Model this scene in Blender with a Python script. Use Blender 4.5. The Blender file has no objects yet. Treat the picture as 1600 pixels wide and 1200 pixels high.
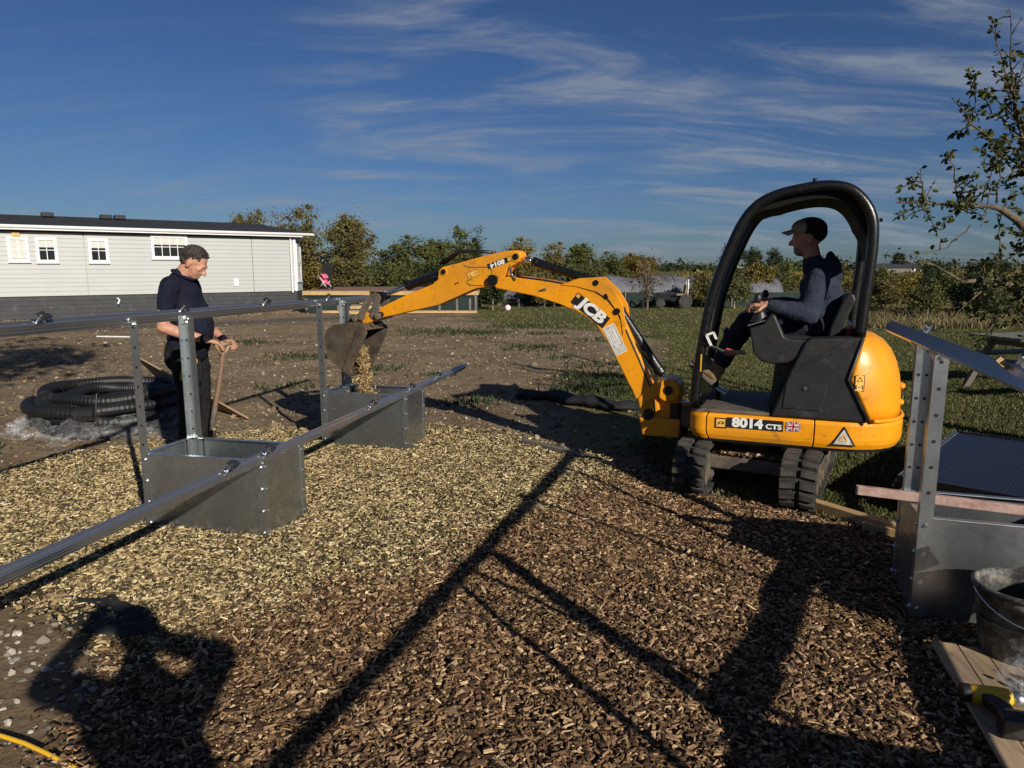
import bpy, bmesh, math, random
import numpy as np
from mathutils import Vector, Matrix
R = math.radians
random.seed(7); RNG = np.random.default_rng(7)
SC = bpy.context.scene
COL = SC.collection
# ------------------------------------------------------------------ camera, sky, sun, exposure
cam = bpy.data.cameras.new('camera'); camo = bpy.data.objects.new('camera', cam); COL.objects.link(camo)
camo.location = (0, 0, 1.57); camo.rotation_euler = (R(90 - 9.32), 0, 0)
cam.sensor_fit = 'HORIZONTAL'; cam.sensor_width = 36; cam.lens = 24.95; cam.clip_start = .03; cam.clip_end = 6000
SC.camera = camo
SUN_EL, SUN_AZ = 23.5, 149.5          # where the light comes from: azimuth clockwise from +Y
sdir = Vector((math.sin(R(SUN_AZ)) * math.cos(R(SUN_EL)), math.cos(R(SUN_AZ)) * math.cos(R(SUN_EL)), math.sin(R(SUN_EL))))
W = bpy.data.worlds.new('World'); SC.world = W; W.use_nodes = True
nt = W.node_tree; nt.nodes.clear()
out = nt.nodes.new('ShaderNodeOutputWorld'); bg = nt.nodes.new('ShaderNodeBackground'); sky = nt.nodes.new('ShaderNodeTexSky')
sky.sky_type = 'NISHITA'; sky.sun_disc = False; sky.sun_elevation = R(SUN_EL); sky.sun_rotation = R(SUN_AZ)
sky.air_density = 1.0; sky.dust_density = .35; sky.ozone_density = 3.0; sky.altitude = 20
bg.inputs['Strength'].default_value = .05
# thin cirrus: streaks of noise on a flat cloud layer high above
tc = nt.nodes.new('ShaderNodeTexCoord'); sep = nt.nodes.new('ShaderNodeSeparateXYZ'); nt.links.new(tc.outputs['Generated'], sep.inputs[0])
def wmath(op, a, b=None):
    n = nt.nodes.new('ShaderNodeMath'); n.operation = op
    for i, v in enumerate((a, b)):
        if v is None: continue
        if isinstance(v, (int, float)): n.inputs[i].default_value = v
        else: nt.links.new(v, n.inputs[i])
    return n.outputs[0]
zc = wmath('ADD', wmath('MAXIMUM', sep.outputs[2], 0.0), .22)
comb = nt.nodes.new('ShaderNodeCombineXYZ')
nt.links.new(wmath('DIVIDE', sep.outputs[0], zc), comb.inputs[0]); nt.links.new(wmath('DIVIDE', sep.outputs[1], zc), comb.inputs[1])
def cirrus(scale, stretch, rot, lo, hi, loc, detail=9, dist=.6):
    mp = nt.nodes.new('ShaderNodeMapping'); mp.inputs['Rotation'].default_value = (0, 0, R(rot)); mp.inputs['Scale'].default_value = (scale, scale * stretch, 1); mp.inputs['Location'].default_value = loc
    nt.links.new(comb.outputs[0], mp.inputs[0])
    nz = nt.nodes.new('ShaderNodeTexNoise'); nz.inputs['Scale'].default_value = 1; nz.inputs['Detail'].default_value = detail; nz.inputs['Roughness'].default_value = .62; nz.inputs['Distortion'].default_value = dist
    nt.links.new(mp.outputs[0], nz.inputs['Vector'])
    mr = nt.nodes.new('ShaderNodeMapRange'); mr.interpolation_type = 'SMOOTHSTEP'; mr.inputs[1].default_value = lo; mr.inputs[2].default_value = hi
    nt.links.new(nz.outputs['Fac'], mr.inputs[0]); return mr.outputs[0]
c1 = cirrus(1.0, 3.2, -32, .40, .72, (25.6, 7.7, 0), 9, 1.0); c2 = cirrus(3.0, 3.6, -40, .40, .76, (7.3, 2.2, 0), 10, 1.3); c3 = cirrus(.42, 1.3, -25, .40, .60, (8.45, 15.6, 0), 3, .3)
cl = wmath('MULTIPLY', wmath('ADD', wmath('MULTIPLY', c1, .7), wmath('MULTIPLY', wmath('MULTIPLY', c2, c1), .9)), wmath('ADD', wmath('MULTIPLY', c3, .85), .15))
cl = wmath('MINIMUM', wmath('MULTIPLY', cl, .95), .7)
mix = nt.nodes.new('ShaderNodeMix'); mix.data_type = 'RGBA'
tint = nt.nodes.new('ShaderNodeMix'); tint.data_type = 'RGBA'; tint.blend_type = 'MULTIPLY'; tint.inputs[0].default_value = 1; tint.inputs[7].default_value = (.43, .60, .91, 1)
nt.links.new(sky.outputs[0], tint.inputs[6])
nt.links.new(cl, mix.inputs[0]); nt.links.new(tint.outputs[2], mix.inputs[6]); mix.inputs[7].default_value = (4.5, 5.2, 6.3, 1)
nt.links.new(mix.outputs[2], bg.inputs['Color']); nt.links.new(bg.outputs[0], out.inputs[0])
sl = bpy.data.lights.new('sun', 'SUN'); sl.energy = 5.0; sl.angle = R(.53); sl.color = (1, .93, .81)
so = bpy.data.objects.new('sun', sl); COL.objects.link(so); so.rotation_euler = (-sdir).to_track_quat('-Z', 'Y').to_euler(); so.location = sdir * 50
vs = SC.view_settings; vs.view_transform = 'Standard'; vs.look = 'None'; vs.exposure = .15; vs.gamma = 1; vs.use_curve_mapping = False
SC.cycles.use_denoising = True; SC.cycles.max_bounces = 6; SC.cycles.transparent_max_bounces = 12
SC.cycles.caustics_reflective = False; SC.cycles.caustics_refractive = False
# ------------------------------------------------------------------ helpers
def tag(o, label=None, cat=None, group=None, kind=None):
    if label: o['label'] = label
    if cat: o['category'] = cat
    if group: o['group'] = group
    if kind: o['kind'] = kind
    return o
def empty(name, loc=(0, 0, 0), rz=0, label=None, cat=None, group=None):
    o = bpy.data.objects.new(name, None); COL.objects.link(o); o.location = loc; o.rotation_euler = (0, 0, rz); o.empty_display_size = .1
    return tag(o, label, cat, group)
def link(name, me, mat=None, parent=None, smooth=False, bevel=0, loc=None, seg=2):
    o = bpy.data.objects.new(name, me); COL.objects.link(o)
    if mat is not None and not me.materials: me.materials.append(mat)
    if parent is not None: o.parent = parent
    if smooth: me.shade_smooth()
    if loc is not None: o.location = loc
    if bevel:
        m = o.modifiers.new('bevel', 'BEVEL'); m.width = bevel; m.segments = seg; m.limit_method = 'ANGLE'; m.angle_limit = R(35)
    return o
def npmesh(name, v, f):
    """v: (n,3), f: (m,k) faces of equal size"""
    me = bpy.data.meshes.new(name); v = np.asarray(v, np.float32); f = np.asarray(f, np.int32); k = f.shape[1]
    me.vertices.add(len(v)); me.vertices.foreach_set('co', v.ravel()); me.loops.add(f.size); me.loops.foreach_set('vertex_index', f.ravel())
    me.polygons.add(len(f)); me.polygons.foreach_set('loop_start', np.arange(0, f.size, k, dtype=np.int32)); me.update(calc_edges=True); me.shade_flat(); return me
class MB:
    def __init__(s): s.v = []; s.f = []
    def add(s, vs, fs):
        n = len(s.v); s.v += [tuple(p) for p in vs]; s.f += [tuple(i + n for i in f) for f in fs]; return s
    def box(s, c, d, rot=None):
        x, y, z = d[0] / 2, d[1] / 2, d[2] / 2
        vs = [Vector(p) for p in ((-x, -y, -z), (x, -y, -z), (x, y, -z), (-x, y, -z), (-x, -y, z), (x, -y, z), (x, y, z), (-x, y, z))]
        if rot is not None: vs = [rot @ p for p in vs]
        c = Vector(c)
        return s.add([p + c for p in vs], [(0, 3, 2, 1), (4, 5, 6, 7), (0, 1, 5, 4), (1, 2, 6, 5), (2, 3, 7, 6), (3, 0, 4, 7)])
    def bar(s, p0, p1, w, h, up=(0, 0, 1)):
        p0, p1 = Vector(p0), Vector(p1); d = p1 - p0; l = d.length; d.normalize(); sd = d.cross(Vector(up)); sd.normalize(); u = sd.cross(d)
        return s.box((p0 + p1) / 2, (l, w, h), Matrix((d, sd, u)).transposed())
    def prism(s, poly, b0, b1, ax='y'):
        n = len(poly)
        ar = sum(poly[i][0] * poly[(i + 1) % n][1] - poly[(i + 1) % n][0] * poly[i][1] for i in range(n))
        if ar < 0: poly = poly[::-1]
        P = {'y': lambda p, b: (p[0], b, p[1]), 'z': lambda p, b: (p[0], p[1], b), 'x': lambda p, b: (b, p[0], p[1])}[ax]
        vs = [P(p, b0) for p in poly] + [P(p, b1) for p in poly]
        a, b = tuple(range(n)), tuple(range(n, 2 * n))
        if ax == 'y': fs = [a, b[::-1]] + [(i, i + n, (i + 1) % n + n, (i + 1) % n) for i in range(n)]
        else: fs = [a[::-1], b] + [(i, (i + 1) % n, (i + 1) % n + n, i + n) for i in range(n)]
        return s.add(vs, fs)
    def tube(s, pts, r, n=10, cap=True):
        pts = [Vector(p) for p in pts]; rr = r if isinstance(r, (list, tuple)) else [r] * len(pts); rings = []; pu = None
        for i, p in enumerate(pts):
            t = (pts[min(i + 1, len(pts) - 1)] - pts[max(i - 1, 0)]).normalized()
            if pu is None: pu = t.orthogonal().normalized()
            pu = (pu - t * pu.dot(t))
            pu = pu.normalized() if pu.length > 1e-6 else t.orthogonal().normalized()
            q = t.cross(pu); rings.append([p + (pu * math.cos(2 * math.pi * k / n) + q * math.sin(2 * math.pi * k / n)) * rr[i] for k in range(n)])
        vs = [v for g in rings for v in g]
        fs = [(i * n + k, i * n + (k + 1) % n, (i + 1) * n + (k + 1) % n, (i + 1) * n + k) for i in range(len(pts) - 1) for k in range(n)]
        if cap: fs += [tuple(range(n))[::-1], tuple(range((len(pts) - 1) * n, len(pts) * n))]
        return s.add(vs, fs)
    def cyl(s, p0, p1, r, n=14, r1=None): return s.tube([p0, p1], [r, r if r1 is None else r1], n)
    def loft(s, rings, cap=True, closed=True):
        n = len(rings[0]); vs = [v for g in rings for v in g]; m = n if closed else n - 1
        fs = [(i * n + k, i * n + (k + 1) % n, (i + 1) * n + (k + 1) % n, (i + 1) * n + k) for i in range(len(rings) - 1) for k in range(m)]
        if cap: fs += [tuple(range(n))[::-1], tuple(range((len(rings) - 1) * n, len(rings) * n))]
        return s.add(vs, fs)
    def lathe(s, prof, c=(0, 0, 0), n=24, cap=False):
        return s.loft([[(c[0] + r * math.cos(2 * math.pi * k / n), c[1] + r * math.sin(2 * math.pi * k / n), c[2] + z) for k in range(n)] for r, z in prof], cap)
    def ell(s, c, r, nu=14, nv=9, rot=None):
        rg = []
        for j in range(nv + 1):
            t = math.pi * (j + .02 * (1 if j == 0 else -1 if j == nv else 0)) / nv
            g = [Vector((r[0] * math.sin(t) * math.cos(2 * math.pi * k / nu), r[1] * math.sin(t) * math.sin(2 * math.pi * k / nu), -r[2] * math.cos(t))) for k in range(nu)]
            rg.append([(rot @ p if rot is not None else p) + Vector(c) for p in g])
        return s.loft(rg)
    def cap(s, p0, p1, r0, r1=None, n=12):
        r1 = r0 if r1 is None else r1; p0, p1 = Vector(p0), Vector(p1); d = (p1 - p0).normalized(); pts, rr = [], []
        for t in (89, 60, 30): pts.append(p0 - d * r0 * math.sin(R(t))); rr.append(r0 * math.cos(R(t)))
        pts += [p0, p1]; rr += [r0, r1]
        for t in (30, 60, 89): pts.append(p1 + d * r1 * math.sin(R(t))); rr.append(r1 * math.cos(R(t)))
        return s.tube(pts, rr, n)
    def chain(s, pts, rs):
        for i in range(len(pts) - 1): s.cap(pts[i], pts[i + 1], rs[i], rs[i + 1])
        return s
    def mesh(s, name):
        me = bpy.data.meshes.new(name); me.from_pydata(s.v, [], s.f); me.update(); return me
    def build(s, name, mat, parent=None, smooth=False, bevel=0, seg=2):
        return link(name, s.mesh(name), mat, parent, smooth, bevel, seg=seg)
def blob(mb, name, mat, parent=None, voxel=.012, it=4, wr=0, wsize=.08):
    o = link(name, mb.mesh(name), mat, parent)
    m = o.modifiers.new('remesh', 'REMESH'); m.mode = 'VOXEL'; m.voxel_size = voxel; m.use_smooth_shade = True
    m = o.modifiers.new('smooth', 'SMOOTH'); m.factor = .5; m.iterations = it
    if wr:
        t = bpy.data.textures.new(name + '_folds', 'CLOUDS'); t.noise_scale = wsize; t.noise_depth = 2
        m = o.modifiers.new('folds', 'DISPLACE'); m.texture = t; m.strength = wr; m.mid_level = .5; m.texture_coords = 'LOCAL'
    return o
def text_mesh(body, size, shear=0, bold=.0, sx=1.0):
    cu = bpy.data.curves.new('lettering', 'FONT'); cu.body = body; cu.size = size; cu.shear = shear; cu.offset = bold; cu.align_x = 'CENTER'; cu.align_y = 'CENTER'; cu.resolution_u = 3
    o = bpy.data.objects.new('lettering', cu); COL.objects.link(o); dg = bpy.context.evaluated_depsgraph_get(); dg.update()
    me = bpy.data.meshes.new_from_object(o.evaluated_get(dg)); bpy.data.objects.remove(o); me.materials.clear()
    for v in me.vertices: v.co.x *= sx
    return me
def mapmesh(me, fn):
    for v in me.vertices: v.co = fn(v.co.x, v.co.y)
    me.update(); return me
# ------------------------------------------------------------------ materials
def nmat(name):
    m = bpy.data.materials.new(name); m.use_nodes = True; t = m.node_tree; return m, t, t.nodes['Principled BSDF']
def N(t, typ, **kw):
    n = t.nodes.new(typ)
    for k, v in kw.items(): setattr(n, k, v)
    return n
def noise(t, scale, detail=4, rough=.55, vec=None, dist=0, coord='Object', stretch=None):
    n = N(t, 'ShaderNodeTexNoise'); n.inputs['Scale'].default_value = scale; n.inputs['Detail'].default_value = detail; n.inputs['Roughness'].default_value = rough; n.inputs['Distortion'].default_value = dist
    if vec is None:
        c = N(t, 'ShaderNodeTexCoord'); vec = c.outputs[coord]
    if stretch:
        mp = N(t, 'ShaderNodeMapping'); mp.inputs['Scale'].default_value = stretch; t.links.new(vec, mp.inputs[0]); vec = mp.outputs[0]
    t.links.new(vec, n.inputs['Vector']); return n.outputs['Fac']
def ramp(t, fac, stops):
    r = N(t, 'ShaderNodeValToRGB'); e = r.color_ramp.elements
    while len(e) < len(stops): e.new(.5)
    for i, (p, c) in enumerate(stops): e[i].position = p; e[i].color = (*c, 1) if len(c) == 3 else c
    t.links.new(fac, r.inputs[0]); return r.outputs[0]
def mixc(t, fac, a, b, mode='MIX'):
    m = N(t, 'ShaderNodeMix', data_type='RGBA', blend_type=mode)
    for i, v in ((0, fac), (6, a), (7, b)):
        if isinstance(v, (int, float)): m.inputs[i].default_value = v
        elif isinstance(v, tuple): m.inputs[i].default_value = (*v, 1) if len(v) == 3 else v
        else: t.links.new(v, m.inputs[i])
    return m.outputs[2]
def bump(t, b, h, strength=.3, dist=.01):
    n = N(t, 'ShaderNodeBump'); n.inputs['Strength'].default_value = strength; n.inputs['Distance'].default_value = dist; t.links.new(h, n.inputs['Height']); t.links.new(n.outputs[0], b.inputs['Normal'])
def sc(c, k): return tuple(x * k for x in c)
def pm(name, col, rough=.5, metal=0, var=.25, scale=6, bmp=0, bscale=60, bdist=.004, dirt=None, damt=.5, dscale=4, rvar=.1, stretch=None, coat=0, spec=None):
    m, t, b = nmat(name); f = noise(t, scale, 5, stretch=stretch)
    c = ramp(t, f, [(.3, sc(col, 1 - var)), (.7, sc(col, 1 + var))])
    if dirt is not None:
        df = ramp(t, noise(t, dscale, 7, .68), [(.62 - .25 * damt, (0, 0, 0)), (.72, (1, 1, 1))]); c = mixc(t, mixc(t, .0, df, df), c, dirt)
        b.inputs['Base Color'].default_value = (1, 1, 1, 1)
    t.links.new(c, b.inputs['Base Color']); b.inputs['Metallic'].default_value = metal; b.inputs['Coat Weight'].default_value = coat
    if spec is not None: b.inputs['Specular IOR Level'].default_value = spec
    rr = N(t, 'ShaderNodeMapRange'); rr.inputs[3].default_value = max(.02, rough - rvar); rr.inputs[4].default_value = min(1, rough + rvar); t.links.new(noise(t, scale * 2.3, 4), rr.inputs[0]); t.links.new(rr.outputs[0], b.inputs['Roughness'])
    if bmp: bump(t, b, noise(t, bscale, 5), bmp, bdist)
    return m
def island(name, stops, rough=.8, trans=0, bmp=0, bscale=200, zonal=None, spec=.3):
    m, t, b = nmat(name); g = N(t, 'ShaderNodeNewGeometry'); c = ramp(t, g.outputs['Random Per Island'], stops)
    if zonal:
        f = ramp(t, noise(t, zonal[0], 3, coord='Object'), [(.35, (0, 0, 0)), (.65, (1, 1, 1))]); c = mixc(t, f, c, mixc(t, 1.0, c, zonal[1], 'MULTIPLY'))
    t.links.new(c, b.inputs['Base Color']); b.inputs['Roughness'].default_value = rough; b.inputs['Specular IOR Level'].default_value = spec
    if bmp: bump(t, b, noise(t, bscale, 4), bmp, .003)
    if trans:
        tr = N(t, 'ShaderNodeBsdfTranslucent'); t.links.new(c, tr.inputs[0]); mx = N(t, 'ShaderNodeMixShader'); mx.inputs[0].default_value = trans
        t.links.new(b.outputs[0], mx.inputs[1]); t.links.new(tr.outputs[0], mx.inputs[2]); t.links.new(mx.outputs[0], t.nodes['Material Output'].inputs[0])
    return m
def galv(name, col=.42, rough=.34, spangle=26):
    m, t, b = nmat(name); v = N(t, 'ShaderNodeTexVoronoi'); v.inputs['Scale'].default_value = spangle; c0 = N(t, 'ShaderNodeTexCoord'); t.links.new(c0.outputs['Object'], v.inputs['Vector'])
    sp = N(t, 'ShaderNodeSeparateColor'); t.links.new(v.outputs['Color'], sp.inputs[0])
    c = ramp(t, sp.outputs[0], [(0, (col * .86, col * .93, col * .97)), (1, (col * 1.02, col * 1.1, col * 1.14))])
    c = mixc(t, ramp(t, noise(t, 3.5, 6, .65), [(.45, (0, 0, 0)), (.75, (.7, .7, .7))]), c, (col * .62, col * .62, col * .58))
    t.links.new(c, b.inputs['Base Color']); b.inputs['Metallic'].default_value = .94
    rr = N(t, 'ShaderNodeMapRange'); rr.inputs[3].default_value = rough - .09; rr.inputs[4].default_value = rough + .16; t.links.new(noise(t, 7, 6, .6), rr.inputs[0]); t.links.new(rr.outputs[0], b.inputs['Roughness'])
    bump(t, b, noise(t, 9, 3), .10, .01); return m
M = {}
M['galv'] = galv('galvanised_steel', .54, .25); M['galv_post'] = galv('galvanised_post', .56, .30, 40)
M['alu'] = pm('aluminium', (.50, .515, .54), .30, .9, .04, 5, 0, rvar=.04, stretch=(1, .05, 1))
M['zinc'] = pm('zinc_bolt', (.75, .75, .74), .25, 1, .1)
M['blackplastic'] = pm('black_plastic', (.014, .014, .015), .45, 0, .3, 8, .12, 120, dirt=(.06, .055, .05), damt=.25)
M['rubber'] = pm('rubber', (.024, .022, .021), .85, 0, .4, 14, .4, 60, dirt=(.085, .072, .056), damt=.6, dscale=9)
def paint(name, col, k=1):
    m, t, b = nmat(name); c = ramp(t, noise(t, 3, 4), [(.3, sc(col, .9)), (.7, sc(col, 1.08))])
    s = ramp(t, noise(t, 9 * k, 9, .72, dist=.4), [(.56, (0, 0, 0)), (.66, (.8, .8, .8))]); c = mixc(t, s, c, sc(col, .5))
    s2 = ramp(t, noise(t, 26 * k, 6, .7, stretch=(1, 1, 3.5)), [(.635, (0, 0, 0)), (.665, (1, 1, 1))]); c = mixc(t, s2, c, (.07, .045, .025))
    s3 = ramp(t, noise(t, 1.7, 6, .7), [(.46, (0, 0, 0)), (.78, (.62, .62, .62))]); c = mixc(t, s3, c, (.30, .16, .05)); s4 = ramp(t, noise(t, 15 * k, 8, .75, stretch=(.5, .5, 2.6)), [(.645, (0, 0, 0)), (.68, (.75, .75, .75))]); c = mixc(t, s4, c, (.50, .33, .13))
    t.links.new(c, b.inputs['Base Color']); rr = N(t, 'ShaderNodeMapRange'); rr.inputs[3].default_value = .24; rr.inputs[4].default_value = .55; t.links.new(noise(t, 6, 5), rr.inputs[0]); t.links.new(rr.outputs[0], b.inputs['Roughness'])
    bump(t, b, noise(t, 7, 3), .06, .01); return m
M['yellow'] = paint('yellow_paint', (.78, .305, .006))
M['yellow_plain'] = pm('yellow_plastic', (.75, .42, .02), .4, 0, .1)
M['black_paint'] = pm('black_paint', (.006, .006, .0065), .30, 0, .3, 12, .25, 90, dirt=(.05, .045, .04), damt=.08, dscale=40)
M['greyplastic'] = pm('dark_grey_plastic', (.015, .0155, .016), .5, 0, .25, 7, .2, 160, dirt=(.05, .048, .043), damt=.3, dscale=6)
M['mudsteel'] = pm('muddy_steel', (.10, .085, .068), .7, .15, .4, 10, .5, 40, dirt=(.20, .15, .095), damt=.6, dscale=7)
M['bucketsteel'] = pm('worn_bucket_steel', (.085, .068, .052), .55, .35, .4, 9, .3, 50, dirt=(.20, .14, .08), damt=.5, dscale=5)
M['chrome'] = pm('chrome', (.8, .8, .8), .08, 1, .03, rvar=.02)
M['white_dec'] = pm('white_print', (.72, .71, .68), .5, 0, .06, 20, dirt=(.30, .26, .2), damt=.12, dscale=30)
M['black_dec'] = pm('black_print', (.012, .012, .013), .45, 0, .2)
M['red_dec'] = pm('red_print', (.45, .03, .03), .5); M['blue_dec'] = pm('blue_print', (.02, .03, .16), .5)
M['amber_dec'] = pm('amber_print', (.72, .40, .08), .5); M['silver_dec'] = pm('worn_label', (.5, .49, .46), .6, 0, .25, 30, dirt=(.2, .17, .12), damt=.5, dscale=25)
M['skin'] = pm('skin', (.46, .23, .15), .58, 0, .22, 30, .3, 200); M['skin_d'] = pm('tanned_skin', (.40, .19, .12), .58, 0, .22, 30, .3, 200)
M['hair'] = pm('grey_brown_hair', (.045, .036, .030), .7, 0, .6, 60, .7, 150, .01); M['stubble'] = pm('stubble', (.22, .13, .095), .7, 0, .3, 80)
M['navy'] = pm('navy_cotton', (.008, .010, .022), .9, 0, .25, 10, .8, 15, .03, spec=.2); M['hood'] = pm('slate_hoodie', (.026, .032, .050), .92, 0, .22, 9, .8, 13, .035, spec=.15)
M['trouser'] = pm('black_workwear', (.012, .012, .013), .9, 0, .3, 12, .8, 14, .03, spec=.2); M['jeans'] = pm('dark_navy_trousers', (.015, .018, .028), .9, 0, .25, 12, .8, 14, .03, spec=.2)
M['boot'] = pm('tan_leather', (.24, .15, .075), .65, 0, .3, 14, .3, 90); M['cap'] = pm('dark_cap', (.013, .012, .012), .9, 0, .2, spec=.2); M['khaki'] = pm('khaki_cap', (.30, .255, .18), .85, 0, .15)
M['pink'] = pm('pink_cloth', (.72, .12, .22), .7, 0, .2); M['red'] = pm('red_plastic', (.55, .05, .05), .5)
def wood(name, a, b_, scale=7, rough=.75, stretch=(1, 12, 12), bmp=.35):
    m, t, b = nmat(name); f = noise(t, scale, 8, .62, dist=.8, stretch=stretch); c = ramp(t, f, [(.28, b_), (.52, a), (.75, sc(a, 1.2))])
    c = mixc(t, ramp(t, noise(t, 2.2, 5), [(.45, (0, 0, 0)), (.8, (.6, .6, .6))]), c, sc(b_, .9)); t.links.new(c, b.inputs['Base Color']); b.inputs['Roughness'].default_value = rough; bump(t, b, f, bmp, .003); return m
M['wood'] = wood('weathered_board', (.42, .30, .185), (.20, .135, .085), 6, stretch=(10, 1, 10)); M['timber'] = wood('sawn_timber', (.50, .33, .15), (.30, .19, .085)); M['ply'] = wood('plywood', (.36, .25, .14), (.22, .15, .085))
M['deck'] = wood('deck_board', (.22, .13, .085), (.14, .085, .06)); M['greywood'] = wood('grey_timber', (.17, .15, .125), (.09, .08, .065))
M['battn'] = pm('painted_batten', (.52, .36, .30), .7, 0, .2, 5, .3, 60, dirt=(.26, .09, .07), damt=.75, dscale=14)
M['cladding'] = pm('cream_cladding', (.385, .395, .385), .5, 0, .035, 1.2, .12, 40, rvar=.06); M['upvc'] = pm('white_upvc', (.70, .70, .70), .35, 0, .03); M['skirt'] = pm('charcoal_skirting', (.035, .037, .042), .7, 0, .2, 3, .2, 30, dirt=(.09, .08, .07), damt=.2)
M['roof'] = pm('dark_roof', (.022, .023, .026), .75, 0, .35, 5, .5, 18); M['net'] = pm('green_netting', (.008, .020, .017), .85, 0, .35, 3, .3, 60)
m, t, b = nmat('window_glass'); b.inputs['Base Color'].default_value = (.012, .014, .016, 1); b.inputs['Roughness'].default_value = .05; M['glass'] = m; t.links.new(ramp(t, noise(t, 3, 2), [(.3, (.008, .009, .011)), (.7, (.02, .021, .023))]), b.inputs['Base Color'])
M['curtain'] = pm('net_curtain', (.55, .54, .49), .9, 0, .12, 8, stretch=(9, 1, 1))
m, t, b = nmat('clear_film'); b.inputs['Base Color'].default_value = (.85, .87, .88, 1); b.inputs['Roughness'].default_value = .06; b.inputs['Specular IOR Level'].default_value = 1.0
tr = N(t, 'ShaderNodeBsdfTransparent'); mx = N(t, 'ShaderNodeMixShader'); t.links.new(ramp(t, noise(t, 14, 6, .7), [(.42, (.03, .03, .03)), (.78, (.22, .22, .22))]), mx.inputs[0]); t.links.new(tr.outputs[0], mx.inputs[1]); t.links.new(b.outputs[0], mx.inputs[2]); t.links.new(mx.outputs[0], t.nodes['Material Output'].inputs[0]); bump(t, b, noise(t, 30, 6, .7), .9, .02); M['film'] = m
m, t, b = nmat('tunnel_film'); t.links.new(ramp(t, noise(t, 2.5, 6, .65), [(.3, (.07, .07, .08)), (.7, (.17, .17, .19))]), b.inputs['Base Color']); b.inputs['Roughness'].default_value = .75; bump(t, b, noise(t, 5, 5), .6, .08); M['tunnel'] = m
M['pipe'] = pm('black_corrugated_pipe', (.007, .007, .008), .55, 0, .3, 6, 0, dirt=(.05, .045, .04), damt=.2)
M['fabric'] = pm('black_membrane', (.010, .0105, .012), .8, 0, .3, 5, .6, 25, .02)
m, t, b = nmat('solar_cell'); w = N(t, 'ShaderNodeTexWave', wave_type='BANDS', bands_direction='X'); w.inputs['Scale'].default_value = 16; c0 = N(t, 'ShaderNodeTexCoord'); t.links.new(c0.outputs['Object'], w.inputs['Vector'])
t.links.new(ramp(t, w.outputs['Fac'], [(.0, (.010, .013, .030)), (.97, (.014, .017, .038)), (1, (.05, .05, .07))]), b.inputs['Base Color']); b.inputs['Roughness'].default_value = .35; b.inputs['Specular IOR Level'].default_value = .10; M['cell'] = m
M['tubplastic'] = pm('cement_splashed_tub', (.022, .022, .021), .6, 0, .3, 9, .4, 60, dirt=(.26, .245, .20), damt=.6, dscale=13)
M['trunk'] = pm('bark', (.11, .085, .06), .9, 0, .4, 12, .8, 50, .02); M['paletrunk'] = pm('pale_bark', (.26, .22, .17), .9, 0, .35, 12, .6, 50, .02)
def leafm(name, a, b_, c_, tr=.22): return island(name, [(0, a), (.5, b_), (1, c_)], .6, tr, spec=.25)
M['l_olive'] = leafm('olive_autumn_leaves', (.075, .072, .026), (.135, .12, .04), (.19, .145, .048)); M['l_green'] = leafm('green_leaves', (.045, .06, .018), (.09, .105, .03), (.16, .145, .045))
M['l_dark'] = leafm('dark_leaves', (.020, .032, .012), (.038, .052, .018), (.06, .07, .022)); M['l_yellow'] = leafm('yellowing_leaves', (.08, .07, .018), (.17, .135, .03), (.24, .16, .035))
M['l_brown'] = leafm('brown_leaves', (.07, .042, .02), (.13, .075, .032), (.10, .085, .03)); M['l_apple'] = leafm('apple_leaves', (.03, .045, .014), (.05, .068, .02), (.16, .15, .035), .3)
# ------------------------------------------------------------------ ground
def axis(lo, hi, step, far):
    a = list(np.arange(lo, hi + 1e-6, step)); d = step
    r = hi
    while r < far: d *= 1.35; r += d; a.append(r)
    d = step; l = lo; pre = []
    while l > -far: d *= 1.35; l -= d; pre.append(l)
    return np.array(pre[::-1] + a)
def vnoise(x, y, f, seed):
    r = np.random.default_rng(seed); T = r.random((64, 64)); X, Y = x * f, y * f; xi, yi = np.floor(X).astype(int), np.floor(Y).astype(int); u, v = X - xi, Y - yi; u = u * u * (3 - 2 * u); v = v * v * (3 - 2 * v)
    g = lambda a, b: T[a % 64, b % 64]
    return (g(xi, yi) * (1 - u) + g(xi + 1, yi) * u) * (1 - v) + (g(xi, yi + 1) * (1 - u) + g(xi + 1, yi + 1) * u) * v - .5
BED = np.array([(-3.95, 5.25), (-3.7, 5.72), (-3.22, 6.08), (-2.7, 6.4), (-2.15, 6.68), (-.85, 6.8), (-.3, 6.62), (.18, 6.3), (.8, 5.42), (1.05, 4.85), (1.5, 4.62), (1.93, 4.40), (2.23, 3.9), (3.3, 3.5), (3.6, 1.2), (2.2, -.8), (-1.2, -.8), (-1.15, 1.6), (-1.42, 2.15), (-1.62, 2.7), (-1.85, 2.95), (-2.2, 3.12), (-2.5, 3.26), (-3.4, 4.0)])
def inpoly(x, y, P):
    r = np.zeros(x.shape, bool); n = len(P)
    for i in range(n):
        x0, y0 = P[i]; x1, y1 = P[(i + 1) % n]
        c = ((y0 > y) != (y1 > y)) & (x < (x1 - x0) * (y - y0) / (y1 - y0 + 1e-12) + x0); r ^= c
    return r
def bedh(x, y): return .018 + .045 * vnoise(x, y, 1.3, 5) + .026 * vnoise(x, y, 4.1, 6) + .016 * vnoise(x, y, 9.0, 7)
XG = ([0, 3.5, 4.4, 5.4, 6.3, 7.5, 9, 11, 15, 17.5, 19, 21, 24, 30, 33], [3.3, 2.5, 1.95, 1.05, .95, .95, 1.2, 2.1, 3.3, 3.2, .6, -.8, -1.2, -9, -60])
gx, gy = axis(-16, 16, .2, 3000), axis(-5, 27, .2, 3000)
X, Y = np.meshgrid(gx, gy)
near = np.clip(1 - (np.hypot(X, Y - 8) - 16) / 12, 0, 1)
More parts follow.
